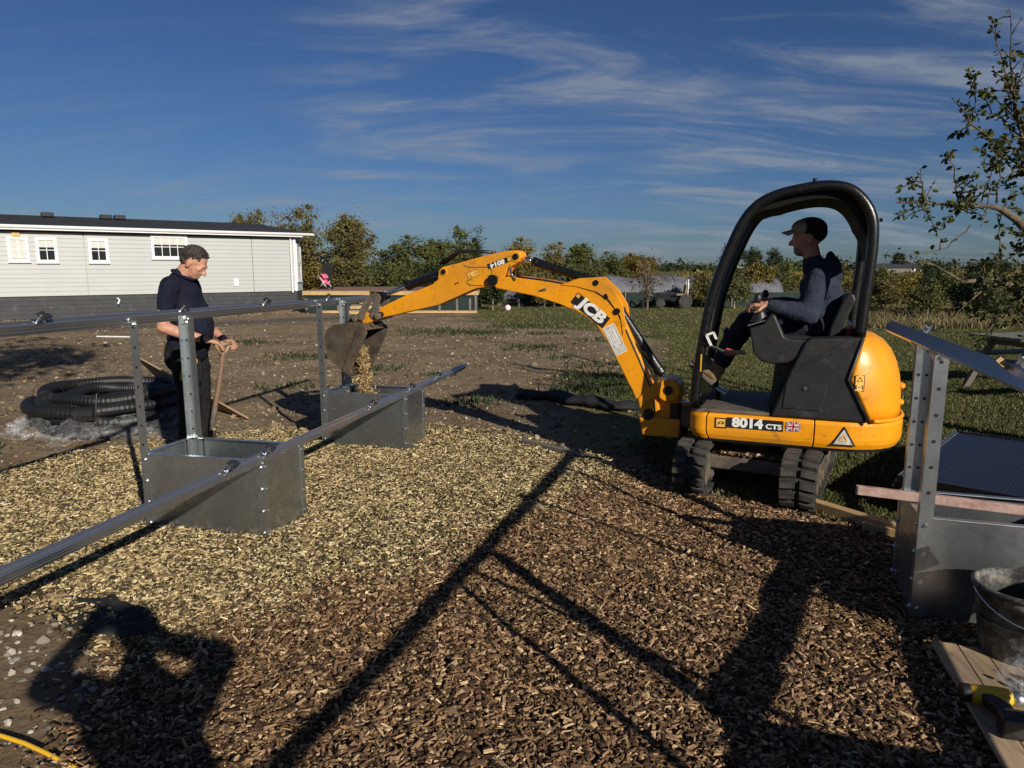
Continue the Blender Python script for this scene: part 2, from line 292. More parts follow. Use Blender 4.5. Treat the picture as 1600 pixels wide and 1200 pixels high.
gm = np.clip((X - np.interp(Y, *XG)) / .9 + .5 + 1.1 * vnoise(X, Y, .9, 3), 0, 1)
Z = near * (.022 * vnoise(X, Y, .6, 1) + .02 * (1 - gm) * vnoise(X, Y, 2.2, 2)) - .012 * near
inb = inpoly(X, Y, BED); Z = np.where(inb, -.025, Z)
grav = np.clip(1 - np.abs(Y - (21.5 + .7 * (X + 9)) + 1.5) / 2.0, 0, 1) * (X < -4.5)
nx, ny = len(gx), len(gy)
I = (np.arange(ny - 1)[:, None] * nx + np.arange(nx - 1)[None]).ravel()
gme = npmesh('ground', np.stack([X.ravel(), Y.ravel(), Z.ravel()], 1), np.stack([I, I + 1, I + nx + 1, I + nx], 1))
for nm, A in (('grass', gm), ('gravel', grav)):
    at = gme.attributes.new(nm, 'FLOAT', 'POINT'); at.data.foreach_set('value', A.ravel().astype(np.float32))
m, t, b = nmat('earth_and_grass'); c0 = N(t, 'ShaderNodeTexCoord').outputs['Object']
ag = N(t, 'ShaderNodeAttribute', attribute_name='grass').outputs['Fac']; av = N(t, 'ShaderNodeAttribute', attribute_name='gravel').outputs['Fac']
dirt = ramp(t, noise(t, 1.1, 8, .62, c0), [(.3, (.15, .105, .062)), (.5, (.25, .18, .11)), (.7, (.34, .26, .16))])
dirt = mixc(t, ramp(t, noise(t, 9, 6, .7, c0), [(.5, (0, 0, 0)), (.75, (.7, .7, .7))]), dirt, (.075, .05, .03))
vo = N(t, 'ShaderNodeTexVoronoi'); vo.inputs['Scale'].default_value = 16; t.links.new(c0, vo.inputs['Vector'])
fl = ramp(t, vo.outputs['Distance'], [(.10, (1, 1, 1)), (.17, (0, 0, 0))]); vs_ = N(t, 'ShaderNodeSeparateColor'); t.links.new(vo.outputs['Color'], vs_.inputs[0])
dirt = mixc(t, mixc(t, 1.0, fl, ramp(t, vs_.outputs[0], [(.78, (0, 0, 0)), (.80, (1, 1, 1))]), 'MULTIPLY'), dirt, (.42, .38, .30))
dirt = mixc(t, ramp(t, noise(t, .35, 5, .6, c0), [(.5, (0, 0, 0)), (.75, (.75, .75, .75))]), dirt, (.34, .27, .165))
gr = ramp(t, noise(t, 22, 6, .7, c0), [(.3, (.045, .052, .016)), (.55, (.10, .10, .034)), (.75, (.18, .155, .065))])
gr = mixc(t, ramp(t, noise(t, .16, 5, .6, c0, stretch=(.5, 1.6, 1)), [(.42, (0, 0, 0)), (.7, (.85, .85, .85))]), gr, (.19, .155, .07))
gv = ramp(t, noise(t, 30, 5, .7, c0), [(.35, (.05, .046, .040)), (.6, (.14, .125, .105)), (.75, (.28, .26, .22))])
base = mixc(t, ag, dirt, gr); base = mixc(t, av, base, gv); t.links.new(base, b.inputs['Base Color']); b.inputs['Roughness'].default_value = .95; b.inputs['Specular IOR Level'].default_value = .15
hh = N(t, 'ShaderNodeMath', operation='ADD'); t.links.new(noise(t, 18, 8, .7, c0), hh.inputs[0]); t.links.new(noise(t, 5, 4, .6, c0), hh.inputs[1]); bump(t, b, hh.outputs[0], .9, .05)
tag(link('ground', gme, m, smooth=True), 'bare earth and rough lawn reaching to the horizon', kind='structure')
# chip bed sheet
bx, by = np.arange(-4.2, 3.8, .08), np.arange(-1, 7, .08); X, Y = np.meshgrid(bx, by)
sd = inpoly(X, Y, BED); V = np.stack([X.ravel(), Y.ravel(), np.where(sd, bedh(X, Y) - .012, -.03).ravel()], 1)
nx = len(bx); I = (np.arange(len(by) - 1)[:, None] * nx + np.arange(nx - 1)[None]).ravel(); F = np.stack([I, I + 1, I + nx + 1, I + nx], 1); F = F[sd.ravel()[F].any(1)]
M['chipbase'] = pm('chip_bed', (.10, .064, .034), .95, 0, .5, 40, .8, 60, .02)
tag(link('woodchip_path', npmesh('woodchip_path', V, F), M['chipbase'], smooth=True), 'woodchip covered ground under the frames', kind='structure')
def chips(n, xs, ys, zs, L, Wd, tilt=.38):
    """n chips as 5-faced slivers: returns verts, faces"""
    l = L * np.minimum(RNG.lognormal(0, .55, n), 2.4); w = Wd * np.minimum(RNG.lognormal(0, .5, n), 2.0); th = .0025 + .004 * RNG.random(n)
    base = np.array([(-1, -1, 0), (1, -.8, 0), (1, .9, 0), (-1, 1, 0), (-.92, -.8, 1), (.9, -.6, 1), (.95, .7, 1), (-.85, .9, 1)], float)
    v = np.repeat(base[None], n, 0); v[:, :, :2] += RNG.normal(0, .16, (n, 8, 2)); v[:, :, 0] *= l[:, None] / 2; v[:, :, 1] *= w[:, None] / 2; v[:, :, 2] *= th[:, None]
    az = RNG.random(n) * 6.283; tx, ty = RNG.normal(0, tilt, n), RNG.normal(0, tilt * .7, n)
    c, s = np.cos(tx)[:, None], np.sin(tx)[:, None]; y, z = v[:, :, 1] * c - v[:, :, 2] * s, v[:, :, 1] * s + v[:, :, 2] * c; v[:, :, 1], v[:, :, 2] = y, z
    c, s = np.cos(ty)[:, None], np.sin(ty)[:, None]; x, z = v[:, :, 0] * c + v[:, :, 2] * s, -v[:, :, 0] * s + v[:, :, 2] * c; v[:, :, 0], v[:, :, 2] = x, z
    c, s = np.cos(az)[:, None], np.sin(az)[:, None]; x, y = v[:, :, 0] * c - v[:, :, 1] * s, v[:, :, 0] * s + v[:, :, 1] * c
    v[:, :, 0] = x + xs[:, None]; v[:, :, 1] = y + ys[:, None]; v[:, :, 2] += zs[:, None]
    f = np.array([(4, 5, 6, 7), (0, 1, 5, 4), (1, 2, 6, 5), (2, 3, 7, 6), (3, 0, 4, 7)]); F = (np.arange(n)[:, None, None] * 8 + f[None]).reshape(-1, 4)
    return v.reshape(-1, 3), F
n = 350000; xs = RNG.uniform(-4.2, 3.0, n); ys = RNG.uniform(1.35, 6.95, n)
edge = inpoly(xs + .10 * RNG.normal(size=n), ys + .10 * RNG.normal(size=n), BED); vis = (np.abs(xs) < .76 * ys + .5); xs, ys = xs[edge & vis], ys[edge & vis]
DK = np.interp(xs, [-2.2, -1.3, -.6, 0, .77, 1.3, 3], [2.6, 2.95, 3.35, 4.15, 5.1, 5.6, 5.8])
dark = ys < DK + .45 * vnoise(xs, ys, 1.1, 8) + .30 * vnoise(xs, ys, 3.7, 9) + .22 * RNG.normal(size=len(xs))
BOXES = []
def keepout(x, y):
    k = np.ones(x.shape, bool)
    for ox, oy, az in ((-2.19, 4.08, 13.3), (-1.69, 6.19, 13.3), (1.80, 2.99, 18)):
        dx, dy = x - ox, y - oy; sa, ca = math.sin(R(az)), math.cos(R(az)); a, c = dx * ca - dy * sa, dx * sa + dy * ca; k &= ~((a > .01) & (a < .79) & (c > .01) & (c < .43))
    return k
ko = keepout(xs, ys)
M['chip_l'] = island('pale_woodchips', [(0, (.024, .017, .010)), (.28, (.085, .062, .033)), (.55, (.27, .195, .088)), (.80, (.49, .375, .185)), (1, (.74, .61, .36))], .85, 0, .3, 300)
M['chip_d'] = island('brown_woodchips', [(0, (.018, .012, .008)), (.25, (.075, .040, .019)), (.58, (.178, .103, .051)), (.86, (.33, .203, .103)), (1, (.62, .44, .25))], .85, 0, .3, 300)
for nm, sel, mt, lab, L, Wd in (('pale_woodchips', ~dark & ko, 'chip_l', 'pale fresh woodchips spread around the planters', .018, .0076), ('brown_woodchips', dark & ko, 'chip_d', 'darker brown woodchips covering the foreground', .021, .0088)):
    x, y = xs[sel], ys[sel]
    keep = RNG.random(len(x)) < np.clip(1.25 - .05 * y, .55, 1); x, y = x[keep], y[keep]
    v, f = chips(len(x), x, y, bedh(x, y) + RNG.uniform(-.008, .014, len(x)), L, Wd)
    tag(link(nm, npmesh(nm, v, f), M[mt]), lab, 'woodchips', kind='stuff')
n = 900; x, y = RNG.uniform(-2.5, 2.2, n), RNG.uniform(1.6, 6, n); k = inpoly(x, y, BED) & keepout(x, y); x, y = x[k], y[k]
M['chip_b'] = island('big_chips', [(0, (.05, .033, .02)), (.5, (.16, .105, .06)), (1, (.40, .29, .16))], .85, 0, .4, 200)
v, f = chips(len(x), x, y, bedh(x, y) + .006, .045, .018, .3); tag(link('bark_chunks', npmesh('bark_chunks', v, f), M['chip_b']), 'large bark chunks and splinters scattered over the woodchips', 'woodchips', kind='stuff')
# stones
def stones(n, x, y, z, r, name, mat, label):
    bm = bmesh.new(); bmesh.ops.create_icosphere(bm, subdivisions=1, radius=1); bv = np.array([v.co[:] for v in bm.verts]); bf = np.array([[v.index for v in f_.verts] for f_ in bm.faces]); bm.free()
    v = np.repeat(bv[None], n, 0) * (1 + RNG.normal(0, .26, (n, len(bv), 1))); v *= (r[:, None] * RNG.uniform(.6, 1.3, (n, 3)))[:, None, :] * np.array([1, 1, .7]); a = RNG.random(n) * 6.283
    c, s = np.cos(a)[:, None], np.sin(a)[:, None]; X_, Y_ = v[:, :, 0] * c - v[:, :, 1] * s, v[:, :, 0] * s + v[:, :, 1] * c; v[:, :, 0] = X_ + x[:, None]; v[:, :, 1] = Y_ + y[:, None]; v[:, :, 2] += z[:, None]
    F = (np.arange(n)[:, None, None] * len(bv) + bf[None]).reshape(-1, 3); return tag(link(name, npmesh(name, v.reshape(-1, 3), F), mat), label, 'stones', kind='stuff')
M['stone'] = island('flint', [(0, (.13, .11, .085)), (.6, (.27, .24, .19)), (1, (.52, .48, .41))], .75, 0, .4, 60); M['clod'] = island('soil_clods', [(0, (.08, .055, .034)), (.6, (.18, .13, .08)), (1, (.29, .22, .14))], .95, 0, .5, 80)
n = 900; x, y = RNG.uniform(-2.6, -1.0, n), RNG.uniform(1.5, 3.1, n); k = (y < 2.95 - (x + 2.2) * 1.0 + .25) & (y < 3.0); x, y = x[k], y[k]; stones(len(x), x, y, np.full(len(x), -.002), .0085 * np.minimum(RNG.lognormal(0, .6, len(x)), 2.6), 'rubble_stones', M['stone'], 'pale rubble stones in the shaded near corner')
n = 3000; y = RNG.uniform(4.8, 22, n); x = RNG.uniform(-.78, .45, n) * y; k = (x < np.interp(y, *XG) + .4) & ~inpoly(x, y, BED); x, y = x[k], y[k]
stones(len(x), x, y, np.zeros(len(x)), .010 * RNG.lognormal(0, .5, len(x)), 'scattered_flints', M['stone'], 'small pale flints scattered over the bare earth')
n = 14000; y = RNG.uniform(4.8, 20, n); x = RNG.uniform(-.78, .40, n) * y; k = (x < np.interp(y, *XG) + .2) & ~inpoly(x, y, BED); x, y = x[k], y[k]
stones(len(x), x, y, np.full(len(x), -.004), .012 * RNG.lognormal(0, .5, len(x)), 'soil_clods', M['clod'], 'crumbled clods of brown soil over the bare earth')
n = 3500; s_ = RNG.uniform(-.5, 12, n); d_ = RNG.uniform(.1, 2.6, n); x, y = -8.1 - .79 * s_ + .613 * d_, 27 - .613 * s_ - .79 * d_; stones(n, x, y, np.zeros(n), .022 * RNG.lognormal(0, .4, n), 'gravel_margin', M['clod'], 'loose gravel along the foot of the mobile home')
def grass(name, x, y, h, label, mat, wid=.006, z0=-.01):
    n = len(x); a = RNG.random(n) * 6.283; hh = h * RNG.uniform(.5, 1.3, n); ln = hh * RNG.uniform(.1, .8, n); la = RNG.random(n) * 6.283
    dx, dy = np.cos(a) * wid, np.sin(a) * wid; z = np.full(n, z0)
    v = np.stack([np.stack([x - dx, y - dy, z], 1), np.stack([x + dx, y + dy, z], 1), np.stack([x + dx * .7 + ln * .4 * np.cos(la), y + dy * .7 + ln * .4 * np.sin(la), z + hh * .6], 1), np.stack([x + ln * np.cos(la), y + ln * np.sin(la), z + hh], 1), np.stack([x - dx * .7 + ln * .4 * np.cos(la), y - dy * .7 + ln * .4 * np.sin(la), z + hh * .6], 1)], 1)
    F = np.arange(n * 5).reshape(n, 5); return tag(link(name, npmesh(name, v.reshape(-1, 3), F), mat), label, 'grass', kind='stuff')
M['blade'] = island('grass_blades', [(0, (.035, .05, .014)), (.55, (.09, .10, .03)), (.85, (.18, .16, .06)), (1, (.30, .25, .11))], .7, .2); M['dry'] = island('dry_grass', [(0, (.10, .09, .035)), (1, (.30, .24, .12))], .8, .2); M['weed'] = island('weeds', [(0, (.018, .034, .011)), (1, (.05, .07, .022))], .7, .2)
n = 230000; y = 4.2 + 14 * RNG.random(n) ** 1.5; x = RNG.uniform(.05, .80, n) * y + .2; k = (x > np.interp(y, *XG) + .7 * vnoise(x, y, 1.0, 3) * 2 + .1 * RNG.normal(size=n)) & ~inpoly(x, y, BED) & (vnoise(x, y, 2.1, 12) + .25 * RNG.normal(size=n) > -.32); grass('lawn_grass', x[k], y[k], .04, 'short rough grass on the right behind the digger', M['blade'])
n = 30000; y = RNG.uniform(17, 34, n); x = RNG.uniform(-.1, .78, n) * y; k = (x > np.interp(y, *XG)); grass('far_lawn_grass', x[k], y[k], .045, 'mown lawn beyond the bare earth', M['blade'], .014)
n = 15000; y = RNG.uniform(18.5, 27, n); x = RNG.uniform(.50, .80, n) * y; k = vnoise(x, y, .35, 14) + .25 * np.sin(y * 1.7) > .08; grass('dry_grass_strips', x[k], y[k], .22, 'pale dry grass between the orchard trees', M['dry'], .012)
wx, wy = [], []
for cx, cy, r_, k_ in [(-4.7, 5.9, .16, 140), (-1.6, 17.5, .8, 420), (-.6, 17.2, .4, 130), (.8, 17, .3, 90), (2.0, 15.5, .4, 110), (3.0, 16, .3, 90), (-2.0, 11, .2, 40), (-1.1, 10.3, .2, 40), (-2.9, 9.3, .2, 30), (.9, 12.5, .25, 50), (1.6, 11.5, .4, 120), (-.4, 8.2, .2, 70), (.4, 14, .4, 160), (-3.6, 12.5, .3, 110), (1.2, 10.2, .3, 200), (-6, 15, .5, 200), (.2, 19, .6, 300), (1.05, 8.9, .3, 260), (1.5, 9.6, .4, 320)]:
    wx.append(RNG.normal(cx, r_, k_)); wy.append(RNG.normal(cy, r_ * .7, k_))
grass('weeds', np.concatenate(wx), np.concatenate(wy), .075, 'low green weeds sprouting in the bare earth', M['weed'], .016)
# ------------------------------------------------------------------ galvanised planters with posts
RZ = R(-13.3); PW, PD, PH = .80, .44, .50
RZR = R(-18)
def ax_(o, t, off=0.0, rz=None):
    a = -(RZ if rz is None else rz); s, c = math.sin(a), math.cos(a); return (o[0] + s * t + c * off, o[1] + c * t - s * off)
BOLT = MB().cyl((0, 0, 0), (0, 0, .004), .011, 10).cyl((0, 0, .004), (0, 0, .011), .0075, 6).mesh('bolt')
HOLE = MB().cyl((0, 0, 0), (0, 0, .0015), .0075, 10).mesh('bolt_hole')
def stud(me, nm, parent, p, d, mat):
    o = link(nm, me, mat, parent); o.location = p; o.rotation_euler = Vector(d).to_track_quat('Z', 'Y').to_euler(); return o
def planter(org, label, fill=None, top=1.27, rz=RZ):
    e = empty('planter', (org[0], org[1], 0), rz, label, 'planter', 'galvanised planters of the solar frames')
    t = .0025
    for nm, c, d in (('side_panel', (PW / 2, 0, PH / 2 - .02), (PW, t, PH + .0)), ('side_panel', (PW / 2, PD, PH / 2 - .02), (PW, t, PH)), ('end_panel', (0, PD / 2, PH / 2 - .02), (t, PD - .006, PH)), ('end_panel', (PW, PD / 2, PH / 2 - .02), (t, PD - .006, PH))):
        MB().box(c, d).build(nm, M['galv'], e)
    zt = PH - .017
    for c, d in (((PW / 2, .014, zt), (PW - .004, .034, .006)), ((PW / 2, PD - .014, zt), (PW - .004, .034, .006)), ((.014, PD / 2, zt + .0005), (.034, PD - .064, .006)), ((PW - .014, PD / 2, zt + .0005), (.034, PD - .064, .006))):
        MB().box(c, d).build('rim', M['galv_post'], e, bevel=.002)
    s = .045; w = .003
    for cx, cy, sx, sy in ((0, 0, 1, 1), (PW, 0, -1, 1), (PW, PD, -1, -1), (0, PD, 1, -1)):
        g = MB(); ox, oy = cx - sx * .004, cy - sy * .004
        g.prism([(ox, oy), (ox + sx * s, oy), (ox + sx * s, oy + sy * w), (ox + sx * w, oy + sy * w), (ox + sx * w, oy + sy * s), (ox, oy + sy * s)], -.03, PH - .025, 'z')
        k = g.build('corner_angle', M['galv_post'], e)
        for z in (.06, .19, .32, .45):
            stud(BOLT, 'bolt', k, (ox + sx * .024, oy - sy * .001, z), (0, -sy, 0), M['zinc']); stud(BOLT, 'bolt', k, (ox - sx * .001, oy + sy * .024, z), (-sx, 0, 0), M['zinc'])
    # two tall posts: one outside the near left corner, one inside the far left corner
    for oy, sy, wd, inn in ((-.007, 1, .055, 0), (PD - .012, -1, .082, 1)):
        x0 = -.007 if not inn else .006
        g = MB().prism([(x0, oy), (x0 + wd, oy), (x0 + wd, oy + sy * .003), (x0 + .003, oy + sy * .003), (x0 + .003, oy + sy * .045), (x0, oy + sy * .045)] if not inn else [(x0, oy), (x0, oy + sy * .04), (x0 + .003, oy + sy * .04), (x0 + .003, oy + sy * .003), (x0 + wd - .003, oy + sy * .003), (x0 + wd - .003, oy + sy * .04), (x0 + wd, oy + sy * .04), (x0 + wd, oy)], -.02, top, 'z')
        k = g.build('post', M['galv_post'], e)
        yf = oy - .001 if not inn else oy - .0042
        for i in range(7):
            z = top - .04 - i * .115
            if z < .5: break
            for dx in ((.3, .72) if inn else (.5,)): stud(HOLE, 'bolt_hole', k, (x0 + wd * dx, yf, z), (0, -1, 0), M['black_dec'])
        MB().bar((x0 + .02, oy + sy * .01, top - .05), (x0 - .012, oy + sy * .01, top + .018), .03, .006, (0, 1, 0)).build('rail_bracket', M['zinc'], k)
        stud(BOLT, 'bolt', k, (x0 + wd * .5, yf, top - .02), (0, -1, 0), M['zinc'])
    if fill is not None:
        n = 2600; a, c = RNG.uniform(.02, PW - .02, n), RNG.uniform(.02, PD - .02, n)
        zz = fill + .10 * np.exp(-((a - .38) ** 2 + (c - .2) ** 2) / .03) + RNG.uniform(-.01, .012, n)
        v, f = chips(n, a, c, zz, .028, .012); tag(link('woodchip_fill', npmesh('woodchip_fill', v, f), M['chip_l'], e), kind='stuff')
        MB().box((PW / 2, PD / 2, fill - .02), (PW - .02, PD - .02, .02)).build('fill_base', M['chipbase'], e)
    else: MB().box((PW / 2, PD / 2, .01), (PW - .02, PD - .02, .01)).build('base_panel', M['galv'], e)
    return e
A1, A2, AR = (-2.19, 4.08), (-1.69, 6.19), (1.80, 2.99)
AR0 = ax_(AR, -2.15, 0, RZR)
planter(A1, 'galvanised steel planter box with two tall posts, the one nearer the camera at left')
planter(A2, 'galvanised steel planter box being filled with woodchips under the digger bucket', .33)
planter(AR, 'galvanised steel planter box at the right edge behind the black tub', None, 1.215, RZR)
planter(AR0, 'galvanised steel planter box right of the camera, nearest on the right-hand frame', None, 1.215, RZR)
def clamp(parent, y, sgn=1, scale=1.0):
    e = MB().box((0, y, .0635), (.034, .055, .004)).box((0, y + .026, .078), (.034, .004, .03)).bar((0, y + .026, .092), (.0, y + .06, .098), .034, .004).build('module_clamp', M['zinc'], parent)
    MB().cyl((0, y - .005, .064), (0, y + .008, .104), .006, 8).build('clamp_bolt', M['zinc'], e)
    MB().box((0, y + .014, .098), (.05, .035, .008), Matrix.Rotation(.5, 3, 'X')).build('clamp_plate', M['blackplastic'], e)
def rail(org, off, z, t0, t1, label, clamps, tilt=0.0, rz=RZ):
    c = ax_(org, t0, off, rz); e = empty('mounting_rail', (c[0], c[1], z), RZ, label, 'rail', 'aluminium mounting rails'); e.rotation_euler = (tilt, R(36), rz)
    L_ = t1 - t0; h, w = .058, .02
    MB().prism([(-w, 0), (w, 0), (w, h), (.008, h), (.008, h - .012), (-.008, h - .012), (-.008, h), (-w, h)], 0, L_, 'y').build('profile', M['alu'], e)
    MB().box((0, L_ / 2, .02), (.044, L_ - .01, .003)).box((0, L_ / 2, .04), (.0425, L_ - .01, .003)).build('side_rib', M['alu'], e)
    MB().box((0, L_ + .002, h / 2), (.041, .003, h)).build('end_cap', M['blackplastic'], e)
    for k in clamps: clamp(e, k - t0)
    return e
rail(A1, -.012, 1.275, -3.2, 3.45, 'upper aluminium mounting rail along the tops of the left posts', (-.62, .42, 1.35, 2.35), -.008)
rail(A1, PW - .012, .487, -3.4, 3.85, 'lower aluminium mounting rail across the two left planters', (-.35, .0, 1.4, 2.2, 2.9))
rail(AR, -.012, 1.218, -5.2, 1.06, 'upper aluminium mounting rail on the right-hand posts behind the digger', (.35, -.9), 0, RZR)
rail(AR, PW - .012, .487, -3.4, 1.22, 'lower aluminium mounting rail at the far right edge above the planter', (.4,), 0, RZR)
for i, al in enumerate((.15, 1.30)):  # out-of-view battens, added to hold up the shadow-casting plank
    p, q = ax_(AR0, al, -.03, RZR), ax_(AR0, al, PW + .03, RZR); e = empty('added_batten', (p[0], p[1], 0), 0, ('nearer', 'farther')[i] + ' thin unseen batten added between the right-hand rails to carry the shadow plank', 'batten')
    MB().bar((0, 0, 1.292), (q[0] - p[0], q[1] - p[1], .478), .022, .018).build('batten', M['timber'], e)
p, q = ax_(AR0, -.02, .535, RZR), ax_(AR0, 1.62, .655, RZR); e = empty('shadow_plank', (p[0], p[1], 0), 0, 'unseen timber plank added beside the camera to cast the diagonal shadow band', 'plank')  # added out of view to throw the diagonal shadow band on the chips
MB().bar((0, 0, .782), (q[0] - p[0], q[1] - p[1], .660), .10, .024, (.66, -.21, .72)).build('plank', M['wood'], e, bevel=.004)
# ------------------------------------------------------------------ batten, stacked panels, timbers
e = empty('straight_edge', (1.66, 2.90, .50), 0, 'red and white stained timber batten resting across the right planter', 'batten')
MB().bar((.0, .40, .012), (.85, -.02, .012), .032, .042).build('batten', M['battn'], e, bevel=.003)
M['zincgrid'] = pm('grid_lines', (.42, .42, .46), .5, .3)
def solar_panel(loc, rz, z, label):
    e = empty('solar_panel', (loc[0], loc[1], z), rz, label, 'solar panel', 'solar panels stacked on the grass')
    a, c = 1.13, 1.72
    MB().box((a / 2, c / 2, .014), (a - .02, c - .02, .012)).build('back_sheet', M['black_dec'], e)
    for p, d in (((a / 2, .006, .0175), (a, .012, .035)), ((a / 2, c - .006, .0175), (a, .012, .035)), ((.006, c / 2, .0175), (.012, c - .024, .035)), ((a - .006, c / 2, .0175), (.012, c - .024, .035))): MB().box(p, d).build('frame_bar', M['black_paint'], e)
    if z < .2: return e
    MB().box((a / 2, c / 2, .0205), (a - .03, c - .03, .002)).build('cell_grid', M['zincgrid'], e)
    cell = MB().box((0, 0, 0), (.1765, .0895, .003)).mesh('cell')
    for i in range(6):
        for j in range(18):
            o = link('cell', cell, M['cell'], e); o.location = (.025 + .09 + i * .18, .03 + .047 + j * .0925, .0228)
    MB().box((.008, c / 2, .0362), (.010, c - .03, .001)).build('frame_edge', M['alu'], e)
    return e
for k, z in enumerate((.14, .178, .216)):
    solar_panel((2.46 + .01 * k, 4.44 - .012 * k), R(-42.5), z, ('lowest black solar panel of the stack on the grass behind the right planter', 'middle black solar panel of the stack on the grass behind the right planter', 'topmost black solar panel with gridded cells lying on the stack behind the right planter')[k])
for i, (p, q) in enumerate((((2.50, 4.35, .07), (3.6, 3.4, .07)), ((3.2, 5.2, .07), (4.3, 4.2, .07)))):
    e = empty('bearer', (p[0], p[1], 0), 0, ('near', 'far')[i] + ' timber bearer under the stack of solar panels', 'timber')
    MB().bar((0, 0, .07), (q[0] - p[0], q[1] - p[1], .07), .09, .135).build('beam', M['timber'], e, bevel=.004)
def timber(name, p, q, w, h, mat, label, cat='timber', z=0):
    e = empty(name, (p[0], p[1], z), 0, label, cat); MB().bar((0, 0, h / 2), (q[0] - p[0], q[1] - p[1], h / 2 + (q[2] if len(q) > 2 else 0)), w, h).build('length', mat, e, bevel=.004); return e
timber('edging_timber', (1.96, 4.47), (2.32, 3.92), .07, .075, M['timber'], 'square sawn timber lying between the digger track and the right planter')
timber('timber_offcut', (2.14, 4.12), (2.30, 3.97), .09, .055, M['timber'], 'short timber offcut on the grass beside the stacked panels', z=.0)
timber('edging_board', (.10, 6.28), (.84, 5.50), .055, .035, M['greywood'], 'grey edging board along the back of the woodchips by the digger')
timber('white_stick', (-9.5, 16.2), (-8.6, 16.1), .04, .03, M['upvc'], 'thin white stick lying on the earth before the mobile home', 'stick')
# ------------------------------------------------------------------ coil of pipe, film, plywood, membrane
e = empty('pipe_coil', (-4.02, 7.12, 0), 0, 'coil of thick black corrugated pipe left of the standing man', 'pipe')
def loop(rad, z, r, ph, name='pipe_loop', arc=1.0):
    n = int(420 * arc); k = 12; rg = []
    for i in range(n):
        a = ph + 2 * math.pi * i / 420; rr = r * (1.0 if (i // 2) % 2 else .955); wob = .022 * math.sin(3 * a + ph) + .012 * math.sin(5 * a + 2 * ph); zz = z + .018 * math.sin(2 * a + ph * 2) + .008 * math.sin(5 * a + ph)
        rg.append([((rad + wob + rr * math.cos(2 * math.pi * j / k)) * math.cos(a), (rad + wob + rr * math.cos(2 * math.pi * j / k)) * math.sin(a), zz + rr * math.sin(2 * math.pi * j / k)) for j in range(k)])
    if arc >= 1: rg.append(rg[0])
    return MB().loft(rg, cap=arc < 1).build(name, M['pipe'], e)
for i, (rad, z) in enumerate([(.68, .06), (.56, .06), (.69, .165), (.56, .16), (.66, .268), (.55, .262), (.60, .352), (.44, .20), (.44, .30), (.33, .22)]): loop(rad, z, .056, i * 1.7)
g = loop(.745, .24, .056, R(195), 'pipe_end', .22)
MB().cyl((.745 * math.cos(R(272)), .745 * math.sin(R(272)), .24), (.745 * math.cos(R(284)), .745 * math.sin(R(284)), .24), .066, 16).build('pipe_coupler', M['blackplastic'], e)
for a in (200, 285, 330, 60): 
    c, s_ = math.cos(R(a)), math.sin(R(a)); MB().tube([(.76 * c, .76 * s_, .02), (.765 * c, .765 * s_, .22), (.72 * c, .70 * s_, .42), (.5 * c, .5 * s_, .42), (.42 * c, .42 * s_, .2)], .0035, 6).build('strap', M['blackplastic'], e)
e = empty('plastic_wrapping', (-4.02, 7.12, 0), 0, 'crumpled clear plastic wrapping around the foot of the pipe coil', 'plastic film')
rg = []
for i in range(120):
    a = R(165 + i * 1.55); w = .16 + .10 * math.sin(i * .21) + .05 * math.sin(i * .57 + 1); row = []
    for j in range(16):
        u = j / 15; r_ = .70 + .05 + u * w * 1.2 + .02 * math.sin(i * .9 + j); z = (.15 + .04 * math.sin(i * .3)) * (1 - u) ** 1.5 + .010 + .035 * math.sin(math.pi * u) * (.5 + .5 * math.sin(i * .83 + j * 1.1)) + .022 * random.random()
        row.append((r_ * math.cos(a), r_ * math.sin(a), z))
    rg.append(row)
MB().loft(rg, False, False).build('film_skirt', M['film'], e, smooth=True)
g = MB()
for k in range(5):
    a0 = R(178 + k * 28); g.tube([(math.cos(a0 + .03 * i) * (.9 + .05 * math.sin(i + k)), math.sin(a0 + .03 * i) * (.9 + .05 * math.sin(i + k)), .03 + .05 * abs(math.sin(i * .7 + k))) for i in range(16)], [.012 + .012 * abs(math.sin(i * 1.3 + k)) for i in range(16)], 6)
g.build('film_folds', M['film'], e)
e = empty('plywood_sheet', (-2.77, 7.29, 0), 0, 'plywood offcut leaning against the pipe coil behind the standing man', 'board')
ed = [Vector((0, 0, .0)), Vector((-1.63, .91, .56)), Vector((-1.40, 1.32, .02)), Vector((-.25, .32, -.03))]; nn = (ed[1] - ed[0]).cross(ed[3] - ed[0]).normalized() * -.018
MB().add([*ed, *[p + nn for p in ed]], [(0, 1, 2, 3), (7, 6, 5, 4), (0, 4, 5, 1), (1, 5, 6, 2), (2, 6, 7, 3), (3, 7, 4, 0)]).build('sheet', M['ply'], e)
e = empty('membrane_roll', (.1, 8.5, 0), 0, 'rumpled roll of black ground membrane behind the digger boom', 'membrane')
rg = []
for i in range(26):
    u = i / 25; c = Vector((.0 + 1.75 * u, .06 - 1.15 * u + .08 * math.sin(u * 9), 0)); w = .12 + .035 * math.sin(i * .9) + .03 * math.sin(i * 2.3); h = (.075 + .015 * math.sin(i * 1.1 + 1)) * (.35 + 1.2 * math.sin(math.pi * min(1, u * 1.1 + .08)) ** .5)
    rg.append([tuple(c + Vector((math.cos(k * .4488) * w * .56, math.cos(k * .4488) * w * .83, h * .5 + h * .5 * math.sin(k * .4488) + .012 * math.sin(i + k * 2)))) for k in range(14)])
MB().loft(rg).build('roll', M['fabric'], e, smooth=True)
